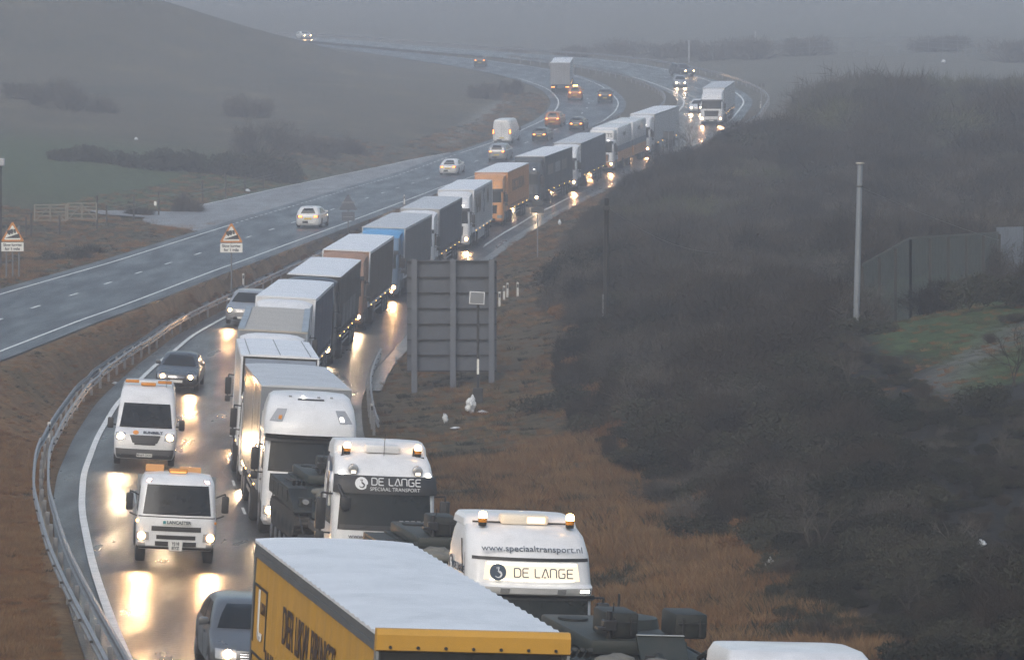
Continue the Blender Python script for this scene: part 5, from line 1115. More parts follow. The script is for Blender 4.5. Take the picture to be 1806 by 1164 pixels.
def shrub_mesh(seed,n=1600,kind='twig',h=1.0,w=1.0,lobes=None,tw=.022,tl=.32):
    g=np.random.default_rng(seed)
    if lobes is None:
        lobes=[(g.normal()*.35*w,g.normal()*.35*w,h*(.3+.35*g.random()),w*(.35+.3*g.random()),w*(.35+.3*g.random()),h*(.28+.2*g.random())) for _ in range(6)]
    P=crown_pts(g,n,lobes); P=P[P[:,2]>-.05]; n=len(P); out=unit(P-np.array([0,0,-.2*h])); V=[];Fs=[];mi=[];o=0
    def app(v,f,m):
        nonlocal o
        V.append(v); Fs.append(f+o); mi.append(np.full(len(f),m)); o+=len(v)
    d=unit(out*.8+np.array([0,0,.3])+g.normal(size=P.shape)*.85)
    if kind in('twig','grey','willow'):
        v,f=blades(g,P,d,tl*(.5+g.random(n)),tw*(.5+g.random(n))); app(v,f,0)
        k=90; b=np.c_[g.normal(size=(k,2))*.18*w,np.zeros(k)]; dd=unit(np.c_[b[:,:2]*1.5+g.normal(size=(k,2))*.25,np.full(k,1.1)]); v,f=blades(g,b,dd,h*(.7+.5*g.random(k)),np.full(k,tw*2)); app(v,f,0)
    else:
        v,f=leaves(g,P,(.045+.05*g.random(n))*(1 if kind!='evg' else 1.3)*LS); app(v,f,0); q=P[::5]; v,f=blades(g,q,unit(d[::5]+g.normal(size=q.shape)*.5),tl*(.6+g.random(len(q))),tw*.8*(.5+g.random(len(q)))); app(v,f,1)
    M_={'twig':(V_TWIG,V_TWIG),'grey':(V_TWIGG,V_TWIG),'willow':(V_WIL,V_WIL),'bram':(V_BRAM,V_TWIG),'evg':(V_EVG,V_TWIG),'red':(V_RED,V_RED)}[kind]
    return npmesh('shrub',np.concatenate(V),np.concatenate(Fs),M_,np.concatenate(mi))
def tuft_mesh(seed,mat,n=70,h=.42,r=.28,w=.016):
    g=np.random.default_rng(seed); a=g.random(n)*6.28; rr=r*np.sqrt(g.random(n)); b=np.c_[rr*np.cos(a),rr*np.sin(a),np.full(n,-.03)]; d=unit(np.c_[np.cos(a)*.55,np.sin(a)*.55,np.full(n,1.0)]+g.normal(size=(n,3))*.38)
    v,f=blades(g,b,d,h*(.4+.8*g.random(n)),np.full(n,w)); return npmesh('tuft',v,f,[mat])
def scatter(name,label,cat,protos,P,S,Z,idx):
    """one uncountable mass: copies of the prototypes spread over points"""
    pc=bpy.data.collections.new(name+'_parts')
    for k,mesh in enumerate(protos): o=bpy.data.objects.new('%s_%02d'%(name,k),mesh); pc.objects.link(o)
    me=bpy.data.meshes.new(name); me.vertices.add(len(P)); me.vertices.foreach_set('co',P.astype(np.float32).ravel())
    a=me.attributes.new('siz','FLOAT_VECTOR','POINT'); a.data.foreach_set('vector',S.astype(np.float32).ravel()); a=me.attributes.new('rot','FLOAT_VECTOR','POINT'); a.data.foreach_set('vector',np.c_[Z*0,Z*0,Z].astype(np.float32).ravel()); a=me.attributes.new('idx','INT','POINT'); a.data.foreach_set('value',idx.astype(np.int32))
    o=bpy.data.objects.new(name,me); COL.objects.link(o); ng=bpy.data.node_groups.new(name,'GeometryNodeTree'); ng.interface.new_socket('Geometry',in_out='INPUT',socket_type='NodeSocketGeometry'); ng.interface.new_socket('Geometry',in_out='OUTPUT',socket_type='NodeSocketGeometry')
    N=ng.nodes; L=ng.links; gi=N.new('NodeGroupInput'); go_=N.new('NodeGroupOutput'); ip=N.new('GeometryNodeInstanceOnPoints'); ci=N.new('GeometryNodeCollectionInfo'); ci.inputs[0].default_value=pc; ci.inputs[1].default_value=True; ci.inputs[2].default_value=True
    def na(n_,t): q=N.new('GeometryNodeInputNamedAttribute'); q.data_type=t; q.inputs[0].default_value=n_; return [x for x in q.outputs if x.enabled][0]
    L.new(gi.outputs[0],ip.inputs['Points']); L.new(ci.outputs[0],ip.inputs['Instance']); ip.inputs['Pick Instance'].default_value=True
    L.new(na('idx','INT'),ip.inputs['Instance Index']); L.new(na('rot','FLOAT_VECTOR'),ip.inputs['Rotation']); L.new(na('siz','FLOAT_VECTOR'),ip.inputs['Scale']); L.new(ip.outputs[0],go_.inputs[0])
    md=o.modifiers.new('scatter','NODES'); md.node_group=ng; o['kind']='stuff'; return o
def region(n,x0f,x1f,y0,y1,ypow=1.0):
    y=y0+(y1-y0)*rng.random(n)**ypow; x=x0f(y)+(x1f(y)-x0f(y))*rng.random(n); return x,y
def finish(x,y): return np.stack([x,y,gz(x,y)],1)
# scrub on the bank
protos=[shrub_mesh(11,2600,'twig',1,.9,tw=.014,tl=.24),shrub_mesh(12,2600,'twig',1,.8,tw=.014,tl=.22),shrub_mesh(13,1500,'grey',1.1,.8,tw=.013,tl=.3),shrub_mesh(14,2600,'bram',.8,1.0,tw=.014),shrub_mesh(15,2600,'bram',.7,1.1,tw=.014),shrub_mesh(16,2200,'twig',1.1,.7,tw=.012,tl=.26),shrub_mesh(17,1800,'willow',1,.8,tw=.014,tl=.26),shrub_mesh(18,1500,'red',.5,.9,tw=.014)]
x,y=region(11500,lambda d:SCB(d),lambda d:d*.165+10,56,400,.8)
n_=fbm(x,y,16,21); n2_=fbm(x,y,6,22); n3_=fbm(x,y,30,23); edge=x-SCB(y)
gp_=grass_patch(x,y)|((y>108)&(y<134)&(x>13.5)&(x<34)); keep=~(gp_&(rng.random(len(x))<.975))&(rng.random(len(x))<np.clip(.45+edge*.25+n_*.35,0,1)); x,y,n_,n2_,n3_,edge=[q[keep] for q in (x,y,n_,n2_,n3_,edge)]
sz=np.clip((.55+.75*np.clip(edge/4,0,1)+.5*n_+.25*n2_)*(.75+.5*rng.random(len(x))),.3,2.1); sz*=np.interp(y,[60,90,130,400],[.62,.8,1.0,1.25]); sz*=1-.68*((y>78)&(y<132)&(x>10.5)); sz*=np.where((y>285)&(n_+n2_>.5)&(edge>9),1.45,1); sz*=np.where((y>250)&(edge>8),1+.4*np.clip(n2_+.4*n_-.1,-.8,.8)*np.clip((edge-8)/8,0,1),1); sz*=np.where((y>300)&(edge<12),.5,1)
r=rng.random(len(x)); idx=np.where(n_+n3_*.6+r*.8-.4<-.15,np.where(r<.5,3,4),np.where(n3_+r*.7>.55,np.where(r<.5,2,5),np.where(r<.5,0,1)))
idx=np.where((n3_>.35)&(y>230)&(rng.random(len(x))<.5),6,idx); idx=np.where((edge<2.0)&(rng.random(len(x))<.45),7,idx); idx=np.where((rng.random(len(x))<.09)&(y<260),2,idx); idx=np.where((y<115)&(rng.random(len(x))<.45),np.where(r<.5,3,4),idx)
S=np.stack([sz*(.9+.4*rng.random(len(x))),sz*(.9+.4*rng.random(len(x))),sz*(.8+.5*rng.random(len(x)))],1)
scatter('scrub','','scrub',protos,finish(x,y),S,rng.random(len(x))*6.28,idx)
# rough grass
tp=[tuft_mesh(31,V_STRAW,110,.36,.3,.012),tuft_mesh(32,V_STRAW,120,.42,.3,.011),tuft_mesh(33,V_RUS,110,.32,.3,.012),tuft_mesh(34,V_RUS,60,.3,.34),tuft_mesh(35,V_GRN,80,.2,.34),tuft_mesh(36,V_BRAM,50,.34,.3,.03)]
def grass(name,n,x0f,x1f,y0,y1,yp,size,wts):
    x,y=region(n,x0f,x1f,y0,y1,yp); a=fbm(x,y,7,41); b=fbm(x,y,2.2,42); k=rng.random(len(x))<.75+.4*a; x,y,a,b=x[k],y[k],a[k],b[k]
    idx=rng.choice(len(tp),len(x),p=np.array(wts)/sum(wts)); idx=np.where(a+b*.5<-.42,5 if wts[5] else 2,idx); s=size*(.7+.6*rng.random(len(x)))*(1+.35*a)
    scatter(name,'','grass',tp,finish(x,y),np.stack([s*1.2,s*1.2,s],1),rng.random(len(x))*6.28,idx)
RX=lambda d:np.interp(d,RRo[:286,1],RRo[:286,0]); MX=lambda d:np.interp(d,RLo[:286,1],RLo[:286,0]); NX=lambda d:np.interp(d,LRo[:286,1],LRo[:286,0]); OX=lambda d:np.interp(d,LLo[:286,1],LLo[:286,0])
grass('verge_grass',6500,lambda d:RX(d)+.6,lambda d:SCB(d)+1.5,56,125,1,.9,(4,3,4,3,1.2,.9))
grass('verge_grass_short',6000,lambda d:RX(d)+.6,lambda d:SCB(d)+1.5,125,400,1.2,.6,(2,1,2,2,3,.6))
grass('median_grass',9000,lambda d:np.maximum(NX(d)+.4,-.165*d-2),lambda d:MX(d)-.3,64,330,1,.34,(1,.5,4,4,1.2,.3)); grass('median_grass_near',7000,lambda d:-.158*d,lambda d:MX(d)-.5,66,125,1,.42,(3,2,4,3,.8,0))
grass('roadside_grass',7000,lambda d:-.16*d-3,lambda d:OX(d)-.4,170,255,1,.55,(2,1,2,2,3,.5))
grass('far_verge_grass',5000,lambda d:OX(d)-14+(d>365)*8,lambda d:OX(d)-.4-(d>250)*(d<360)*np.interp(d,[250,262,330,362],[3,7,5.5,.3]),256,460,1,.6,(2,1,2,1,4,1))
grass('bank_turf',2600,lambda d:d*0+12,lambda d:d*.16,112,168,1,.4,(.2,.1,.3,.3,6,0))
# single shrubs and trees that can be told apart
def shrub(label,px,py,D,w,h,kind,n=1800,name='shrub',seed=None,tw=.03,tl=.4,sink=.1,group=None,cat='shrub',lobes=None):
    global LS
    X=(px-903)*D/F; LS=max(1,D/150); sd=seed or int(px*7+py); me=shrub_mesh(sd,int(n*(1.6 if D>300 else 1)),kind,h*(1.25 if kind=='bram' else 1),w,lobes,tw,tl); LS=1; drape(me,X,D); o=link_mesh(name,me,None,(X,D,g1(X,D)-sink)); tag(o,label,cat,group); return o
def bare_tree(label,px,D,h,seed,spread=.5,name='bare_tree',mat=None,group=None,wd=.06,lv=5):
    X=(px-903)*D/F; t=thing(name,label,'tree',group); g=random.Random(seed); mat=mat or V_BARK; mb=MB(); tw=MB()
    def grow(p,d,l,r,k):
        q=p+d*l; (mb if k>lv-2 else tw).tube(p,q,r,r*.68,5 if k>lv-2 else 3,cap=False)
        if k==0: return
        for _ in range(g.choice([2,3,3]) if k>1 else 3):
            nd=(d+Vector((g.gauss(0,1),g.gauss(0,1),g.gauss(.15,.6)))*spread).normalized(); grow(q if g.random()<.7 else p+d*l*.6,nd,l*g.uniform(.62,.85),r*.62,k-1)
    for _ in range(3): grow(Vector((g.gauss(0,.15),g.gauss(0,.15),-.1)),Vector((g.gauss(0,.3),g.gauss(0,.3),1)).normalized(),h*.28,wd,lv)
    mb.obj('trunk',mat,t); tw.obj('crown',V_TWIG if mat is V_BARK else mat,t); t.location=(X,D,g1(X,D)); return t
bare_tree('bare leafless sapling beside the right-hand verge, in front of the far bend, left one',1185,300,4.2,3,.42,wd=.04)
bare_tree('bare leafless sapling beside the right-hand verge, in front of the far bend, right one',1228,318,4.4,8,.42,wd=.045)
bare_tree('twiggy bare tree rising from the scrub to the right of the far barrier',1290,335,3.0,5,.5,wd=.035)
bare_tree('tall thin bare tree standing out on the bank skyline',1602,335,5.4,12,.4,wd=.05)
bare_tree('thin bare tree low in the scrub left of the tall grey pole',1060,205,3.0,15,.5,wd=.03)
bare_tree('bare tree with pale stems at the right edge near the trodden path',1800,112,2.6,17,.55,wd=.03)
bare_tree('bare shrubby tree overhanging the foot of the grey pole',1505,121,2.6,19,.6,wd=.03)
shrub('dark evergreen bush, the blackest shape on the bank skyline',1530,185,322,2.8,3.8,'evg',7500,tw=.04,sink=-.7)
shrub('smaller dark evergreen bush just left of the blackest one on the skyline',1440,215,318,2.2,2.9,'evg',3600,tw=.04,sink=-.5)
shrub('pale green willow bush crowning the bank skyline, left one',1660,205,318,2.6,4.6,'willow',5600,tw=.03,tl=.6)
shrub('pale green willow bush on the skyline where it drops to the field',1715,225,312,2.2,3.4,'willow',4200,tw=.03,tl=.6)
shrub('dark evergreen bush at the right edge where the bank meets the pale field',1800,232,300,2.0,1.2,'evg',1800)
shrub('nearly black rounded bush in the scrub below the board fence',1555,640,108,1.1,1.2,'evg',3600,tw=.02,tl=.2)
shrub('dark bush spilling to the verge left of the wooden pole',1010,500,184,1.9,2.2,'bram',3200)
shrub('dark bramble mound behind the solar panel post',960,690,136,1.4,.9,'bram',2400,tw=.02,tl=.2)
shrub('large dark bramble mound in the scrub right of the wooden pole',1190,560,160,2.2,1.7,'bram',4200,tw=.03)
shrub('dark leafy bush low on the bank beneath the trodden path',1750,640,108,1.3,.9,'bram',2600,tw=.02,tl=.2)
hl=[( -1+ (k%2)*.6+k*1.62-11, math.sin(k)*.5, .5+.25*math.sin(k*1.3)+.055*k, 1.5,1.3,.75+.06*k) for k in range(14)]
LS=2.6; X_=(335-903)*300/F-1.0; hm=shrub_mesh(77,14000,'bram',1.6,2,hl,.05,.5); drape(hm,X_,311,.5); o=link_mesh('hedge',hm,None,(X_,311,g1(X_,311)-.2)); o.rotation_euler=(0,0,.5); tag(o,'long dark hedge running across the green field towards the road','hedge')
for i,(px,py,D,w,h,kd,lab) in enumerate([(460,250,335,3.2,4.2,'grey','tall grey-brown thicket at the right end of the long hedge'),(540,270,345,3.4,2.6,'bram','dark thicket between the hedge and the lay-by'),(610,262,352,3.2,1.9,'bram','low dark thicket beside the tapering end of the lay-by'),(440,195,385,3.6,2.8,'grey','hazy thicket above the tall grey-brown one'),
    (120,200,370,5.0,3.8,'bram','big hazy dark bush on the hillside, nearest the left edge'),(60,180,380,4,3,'grey','hazy grey bush high at the left edge of the hillside'),
    (335,345,268,1.3,1.7,'grey','round twiggy bush behind the entry to the lay-by'),(245,318,262,.9,.7,'grey','small twiggy bush at the edge of the green field'),(115,430,214,1.6,1.1,'bram','dark low bush on the near slope right of the left-hand triangular sign'),(150,415,220,1.0,.7,'bram','small dark bush in the dead grass in front of the wooden gate'),
    (850,180,440,2.4,2.6,'grey','twiggy bush inside the bend beside the chalk track'),(905,165,455,2.0,2.2,'grey','twiggy bush inside the bend nearest the far white line')]):
    lo=[(random.Random(px+q).uniform(-1,1)*w*.75,random.Random(px*3+q).uniform(-.5,.5)*w*.6,h*random.Random(px*5+q).uniform(.15,.6),w*random.Random(q+px).uniform(.18,.42),w*.3,h*random.Random(q*7+px).uniform(.2,.45)) for q in range(11)]
    shrub(lab,px,py,D,w,h*.85,'grey' if D>320 else kd,2600 if D>320 else 3600,tw=.05,tl=.6,lobes=lo,sink=.35)  # distant bushes get the paler grey twigs: haze put into their colour
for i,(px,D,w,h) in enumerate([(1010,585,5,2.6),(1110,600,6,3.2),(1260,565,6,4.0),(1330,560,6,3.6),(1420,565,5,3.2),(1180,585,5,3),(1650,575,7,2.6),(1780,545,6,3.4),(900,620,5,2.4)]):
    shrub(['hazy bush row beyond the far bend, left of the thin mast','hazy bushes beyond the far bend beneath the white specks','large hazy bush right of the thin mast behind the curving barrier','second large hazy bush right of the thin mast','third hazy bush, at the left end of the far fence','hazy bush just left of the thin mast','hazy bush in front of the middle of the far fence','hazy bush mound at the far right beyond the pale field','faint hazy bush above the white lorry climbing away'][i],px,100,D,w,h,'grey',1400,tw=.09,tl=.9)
bt=None
for k_,(px,py,D) in enumerate([(1130,700,122),(1230,760,112),(1330,640,128),(1420,720,112),(1250,560,152),(1390,520,160),(1480,760,100),(1580,800,94),(1690,880,84),(1450,900,88),(1760,760,98),(1120,470,185),(1230,430,205),(1350,400,220),(1450,370,235),(1600,380,225),(1700,520,140),(1620,980,76),(1780,960,76)]):
    if k_%4==0: bt=bare_tree('bare thorn bush standing in the dark scrub of the bank',px,D,1.7,100+k_,.75,name='thorn_bush',mat=V_TWIGG,group='bare thorn bushes in the scrub',wd=.022,lv=4); continue
    c_=bt.copy(); COL.objects.link(c_); X=(px-903)*D/F; c_.location=(X,D,g1(X,D)); c_.rotation_euler=(0,0,k_*1.7); sc_=.8+.12*(k_%5); c_.scale=(sc_,sc_,sc_*1.1)
    for q_ in list(bt.children): e_=q_.copy(); COL.objects.link(e_); e_.parent=c_
# ---------------------------------------------------------------- crash barriers
WB=[(-.02,0),(.05,.03),(.05,.09),(-.01,.13),(-.01,.18),(.05,.22),(.05,.28),(-.02,.31)]
def barrier(label,A,step,sides=(1,),hgt=.42,gap=.16,maxp=100,col=GALV,cap=False,dbl=.0):
    """A: line of posts on the ground"""
    t=thing('crash_barrier',label,'crash barrier'); A=resample(A,.8); c=A[len(A)//2].copy(); t.location=c
    for sd in sides:
        B=offset(A,sd*(gap+dbl)); T=np.gradient(B[:,:2],axis=0); T/=np.linalg.norm(T,axis=1)[:,None]; v=[];f=[]
        for i,p in enumerate(B):
            for (o,z) in WB: v.append((p[0]+T[i,1]*o*sd-c[0],p[1]-T[i,0]*o*sd-c[1],p[2]+hgt+z-c[2]))
        k=len(WB)
        for i in range(len(B)-1): f+=[(i*k+j,i*k+j+1,(i+1)*k+j+1,(i+1)*k+j) for j in range(k-1)]
        m=len(v); v+=[(a[0],a[1],a[2]-.0) for a in v]
        rail=MB().add(v[:m],f).obj('rail',col,t,50)
        mb=MB(); 
        for i in range(2,len(B)-2,4): p=B[i]; q=(p[0]-c[0]+T[i,1]*.055*sd,p[1]-c[1]-T[i,0]*.055*sd); mb.box(q[0]-.03,q[0]+.03,q[1]-.05,q[1]+.05,p[2]+hgt+.13-c[2],p[2]+hgt+.18-c[2])
        mb.obj('rail_bolt',CHASS,rail)
    P=resample(A,step)[:maxp]; pm_=MB().box(-.05,.05,-.04,.04,-.5,hgt+.28).mesh('post',GALV)
    for p in P: link_mesh('post',pm_,t,(p[0]-c[0],p[1]-c[1],p[2]-c[2]))
    return t
def edge_line(L,off,d0,d1,far=False):
    A=offset(L,off); s=[i for i,p in enumerate(A[:286]) if d0<=p[1]<=d1]; A=A[s]; A[:,2]=[max(g1(p[0],p[1]),0*p[2]+p[2]-.35) for p in A]; return A
A=edge_line(RL,0,40,262); k_=np.interp(A[:,1],[40,67,85,100,120,143,165,200,262],[.35,.5,.9,1.15,1.4,1.45,1.1,.95,.95]); T_=np.gradient(A[:,:2],axis=0); T_/=np.linalg.norm(T_,axis=1)[:,None]; A[:,0]-=T_[:,1]*k_; A[:,1]+=T_[:,0]*k_; A[:,2]=[float(zroad(p[0]+k*.0,p[1]))-.02 if k<1.4 else max(g1(p[0],p[1]),float(zroad(p[0],p[1]))-.35) for p,k in zip(A,k_)]; barrier('pair of galvanised rails sweeping along the median beside the near carriageway',A,3.2,(1,-1),.45,.2)
A=offset(RL,-2.4)[205:330]; A[:,2]+=-.1; barrier('galvanised barrier curving between the two carriageways on the far bend',A,4,(1,),.45,.1)
A=offset(LR,1.6)[215:262]; barrier('low barrier along the right-hand edge of the far carriageway behind the queue',A,4,(-1,),.42,.1)
A=offset(RR,3.2)[238:420]; A[:,2]+=-.05; barrier('barrier along the outer edge of the far bend, curving round behind the white lorry',A,4,(-1,),.45,.1)
pts=[W(668,618,167),W(655,650,158),W(648,690,150),W(650,725,143),W(655,765,136),W(664,800,131)]; A=np.array([(p[0],p[1],g1(p[0],p[1])) for p in pts]); A=resample(A,1.5); 
for _ in range(3): A[1:-1]=(A[:-2]+2*A[1:-1]+A[2:])/4
barrier('short curved barrier end on the verge between the queue and the big sign board',A,2.4,(-1,),.45,.1)
# ---------------------------------------------------------------- signs and posts
def at(px,D,dz=0): X=(px-903)*D/F; return Vector((X,D,g1(X,D)+dz))
SIGNG=pm('sign_back_grey',(.085,.098,.125),.5,.2,dirt=.3,scale=.8)
def triangle_sign(label,px,D,base_extra=0,two=False,pyc=None,front=True):
    t=thing('warning_sign',label,'road sign','slow lorry warning signs' if front else None); p=at(px,D); t.location=p
    top=CZ-(pyc-YH)*D/F-p.z # height of apex
    mb=MB(); 
    for x in ((-.0,) if not two else (-.35,.0,.35)): mb.tube((x,.06,-.3),(x,.06,top-.25),.045,n=10)
    mb.obj('pole',pm('sign_pole',(.13,.14,.15),.5,dirt=.3),t,40)
    a=.66; h=a*2*math.sqrt(3)/2
    def tri(sx,y0,y1,zoff,mat,nm,par):
        r=.08*sx; pts=[]
        for (cx,cz) in ((0,0),(a,-h),(-a,-h)): pts.append((cx,cz))
        cc=(0,-h*2/3); P=[((x-cc[0])*sx,(z-cc[1])*sx+cc[1]+top) for x,z in pts]; Q=[]
        for i in range(3):
            p0,p1,p2=P[i-1],P[i],P[(i+1)%3]
            for w_ in (p0,p2): Q.append((p1[0]+(w_[0]-p1[0])*.06,p1[1]+(w_[1]-p1[1])*.06))
        return MB().prism(Q,'y',y0,y1).obj(nm,mat,par)
    if not front:
        b=tri(1,-.01,.02,0,SIGNG,'sign_plate',t); MB().box(-.45,.45,.0,.04,top-h-.75,top-h-.12).obj('sub_plate',SIGNG,t)
        m=MB(); m.box(-.5,.5,-.04,-.011,top-h*.55,top-h*.5); m.box(-.35,.35,-.04,-.011,top-h-.5,top-h-.45); m.obj('bracket',GALV,t); return t
    b=tri(1,-.01,.02,0,pm('sign_orange',(.52,.20,.03),.4,dirt=.2),'sign_plate',t); tri(.74,-.016,-.011,0,PLATEW,'white_field',b)
    z0=top-h+.19
    MB().prism([(-.42,z0),(.42,z0),(.42,z0+.02),(.36,z0+.26)],'y',-.022,-.017).obj('hill_symbol',BLACK,b)
    q=MB(); ang=math.atan2(.24,.78); c,s=math.cos(ang),math.sin(ang)
    def bx(x0,x1,y0,y1): P=[(x0,y0),(x1,y0),(x1,y1),(x0,y1)]; P=[(x*c-y*s-.03,x*s+y*c+z0+.30) for x,y in P]; q.prism(P,'y',-.022,-.017)
    bx(-.24,.10,-.02,.19); bx(.12,.24,-.02,.15); 
    for x in (-.15,0.0,.17): 
        P=[(x+.045*math.cos(k),-.04+.045*math.sin(k)) for k in [6.28*j/10 for j in range(10)]]; P=[(u*c-v_*s-.03,u*s+v_*c+z0+.30) for u,v_ in P]; q.prism(P,'y',-.023,-.018)
    q.obj('lorry_symbol',BLACK,b)
    pl=MB().box(-.62,.62,-.01,.02,top-h-.55,top-h-.05,b=.008).obj('sub_plate',PLATEW,t)
    text('Slow lorries',.215,INK,pl,front_M(0,-.014,top-h-.19),bold=.006,sx=.98); text('for 1 mile',.215,INK,pl,front_M(0,-.014,top-h-.41),bold=.006,sx=.98); return t
triangle_sign('orange bordered triangle with lorry on a slope and Slow lorries plate, on the median',408,196,pyc=392)
triangle_sign('orange bordered triangle with lorry on a slope and Slow lorries plate, at the left edge',22,196,pyc=390,two=True)
triangle_sign('grey back of a triangular warning sign on a post between the carriageways',614,246,pyc=342,front=False)
# big sign board seen from behind
t=thing('sign_board','large grey sign board seen from behind with ribs and three posts','sign'); p=at(797,150); t.location=p; s_=F/150
zt=CZ-(459-YH)/s_-p.z; zb=CZ-(656-YH)/s_-p.z; x0=(718-797)/s_; x1=(876-797)/s_
mb=MB(); mb.box(x0,x1,-.03,0,zb,zt); pan=mb.obj('panel',SIGNG,t)
mb=MB(); mb.box(x0,x0+.05,.004,.12,zb,zt); mb.box(x1-.05,x1,.004,.12,zb,zt)
for k in range(8): z=zb+.05+(zt-zb-.12)*k/7; MB().box(x0,x1,-.12,-.032,z-.03,z+.03).obj('rib',pm('rib_grey',(.025,.027,.032),.5,.3,dirt=.3),t)
mb.obj('edge_frame',SIGNG,t)
for x in (731,799,867): x=(x-797)/s_; MB().box(x-.12,x+.12,-.34,-.122,-.6,zt+.05).obj('post',pm('post_grey',(.12,.135,.165),.5,.2,dirt=.35,scale=1.2),t)
# solar panel post
t=thing('solar_post','black post with a small tilted solar panel, in front of the sign board','solar post'); p=at(843,143); t.location=p; s_=F/143; zt=CZ-(528-YH)/s_-p.z
MB().tube((0,0,-.3),(0,0,zt),.06,.05,14).obj('pole',CHASS,t,40); q=MB().box(-.31,.31,-.03,.02,-.26,.26,b=.008).obj('solar_panel',pm('panel_frame',(.45,.46,.48),.4,.5),t); q.location=(-.04,0,zt+.05); q.rotation_euler=(R(-12),R(3),0); MB().box(-.275,.275,-.038,-.031,-.225,.225).obj('solar_cells',pm('solar_cells',(.13,.14,.155),.2,dirt=.2),q)
z1=CZ-(660-YH)/s_-p.z; MB().box(-.045,.045,-.075,-.055,z1,z1+.62).obj('label_plate',PLATEW,t); cb=MB().box(-.2,.2,-.16,.16,-.2,CZ-(684-YH)/s_-p.z,b=.03).obj('cabinet',CHASS,t)
# poles
def pole(label,px,D,py_top,r0,r1,mat,lean=0,cap=None,name='utility_pole'):
    t=thing(name,label,'pole'); p=at(px,D); t.location=p; h=CZ-(py_top-YH)*D/F-p.z; MB().tube((0,0,-.5),(lean,0,h),r0,r1,16).obj('shaft',mat,t,40); return t,p,h
t,p1_,h1_=pole('dark weathered wooden pole rising from the verge scrub',1068,163,350,.13,.10,pm('pole_wood',(.014,.013,.012),.8,dirt=.3),lean=.05)
MB().box(-.14,.2,-.14,.14,h1_-.55,h1_-.35,b=.02).obj('bracket',CHASS,t); MB().tube((-.13,-.08,-.2),(-.12,-.08,h1_*.26),.035,n=8).obj('cable_guard',GALV,t)
t,p2_,h2_=pole('tall pale grey pole with a flat cap, beside the board fence',1509,134,290,.13,.10,pm('pole_pale',(.19,.215,.25),.5,dirt=.3),lean=.17); MB().lathe([(0,.10),(.02,.17),(.06,.17),(.07,.05)],(.17,0,h2_),'z',16).obj('cap',pm('cap_pale',(.5,.47,.42),.5),t); MB().lathe([(-.03,.125),(.03,.125)],(.16,0,h2_-.85),'z',16).obj('band',CHASS,t)
def wire(label,a,b,sag,r=.012):
    mb=MB(); pts=[]
    for i in range(25): s=i/24; q=Vector(a).lerp(Vector(b),s); pts.append((q.x,q.y,q.z-sag*4*s*(1-s)))
    tag(mb.path(pts,r,4).obj('cable',pm('cable_grey',(.16,.16,.16),.5)),label,'cable')
wire('thin slack cable running down from the wooden pole into the scrub',(p1_.x+.1,p1_.y,p1_.z+h1_-.4),W(1345,432,190),1.1)
wire('thin cable slanting from the grey pole down to the board fence',(p2_.x+.16,p2_.y,p2_.z+h2_-.85),W(1762,424,163),.12)
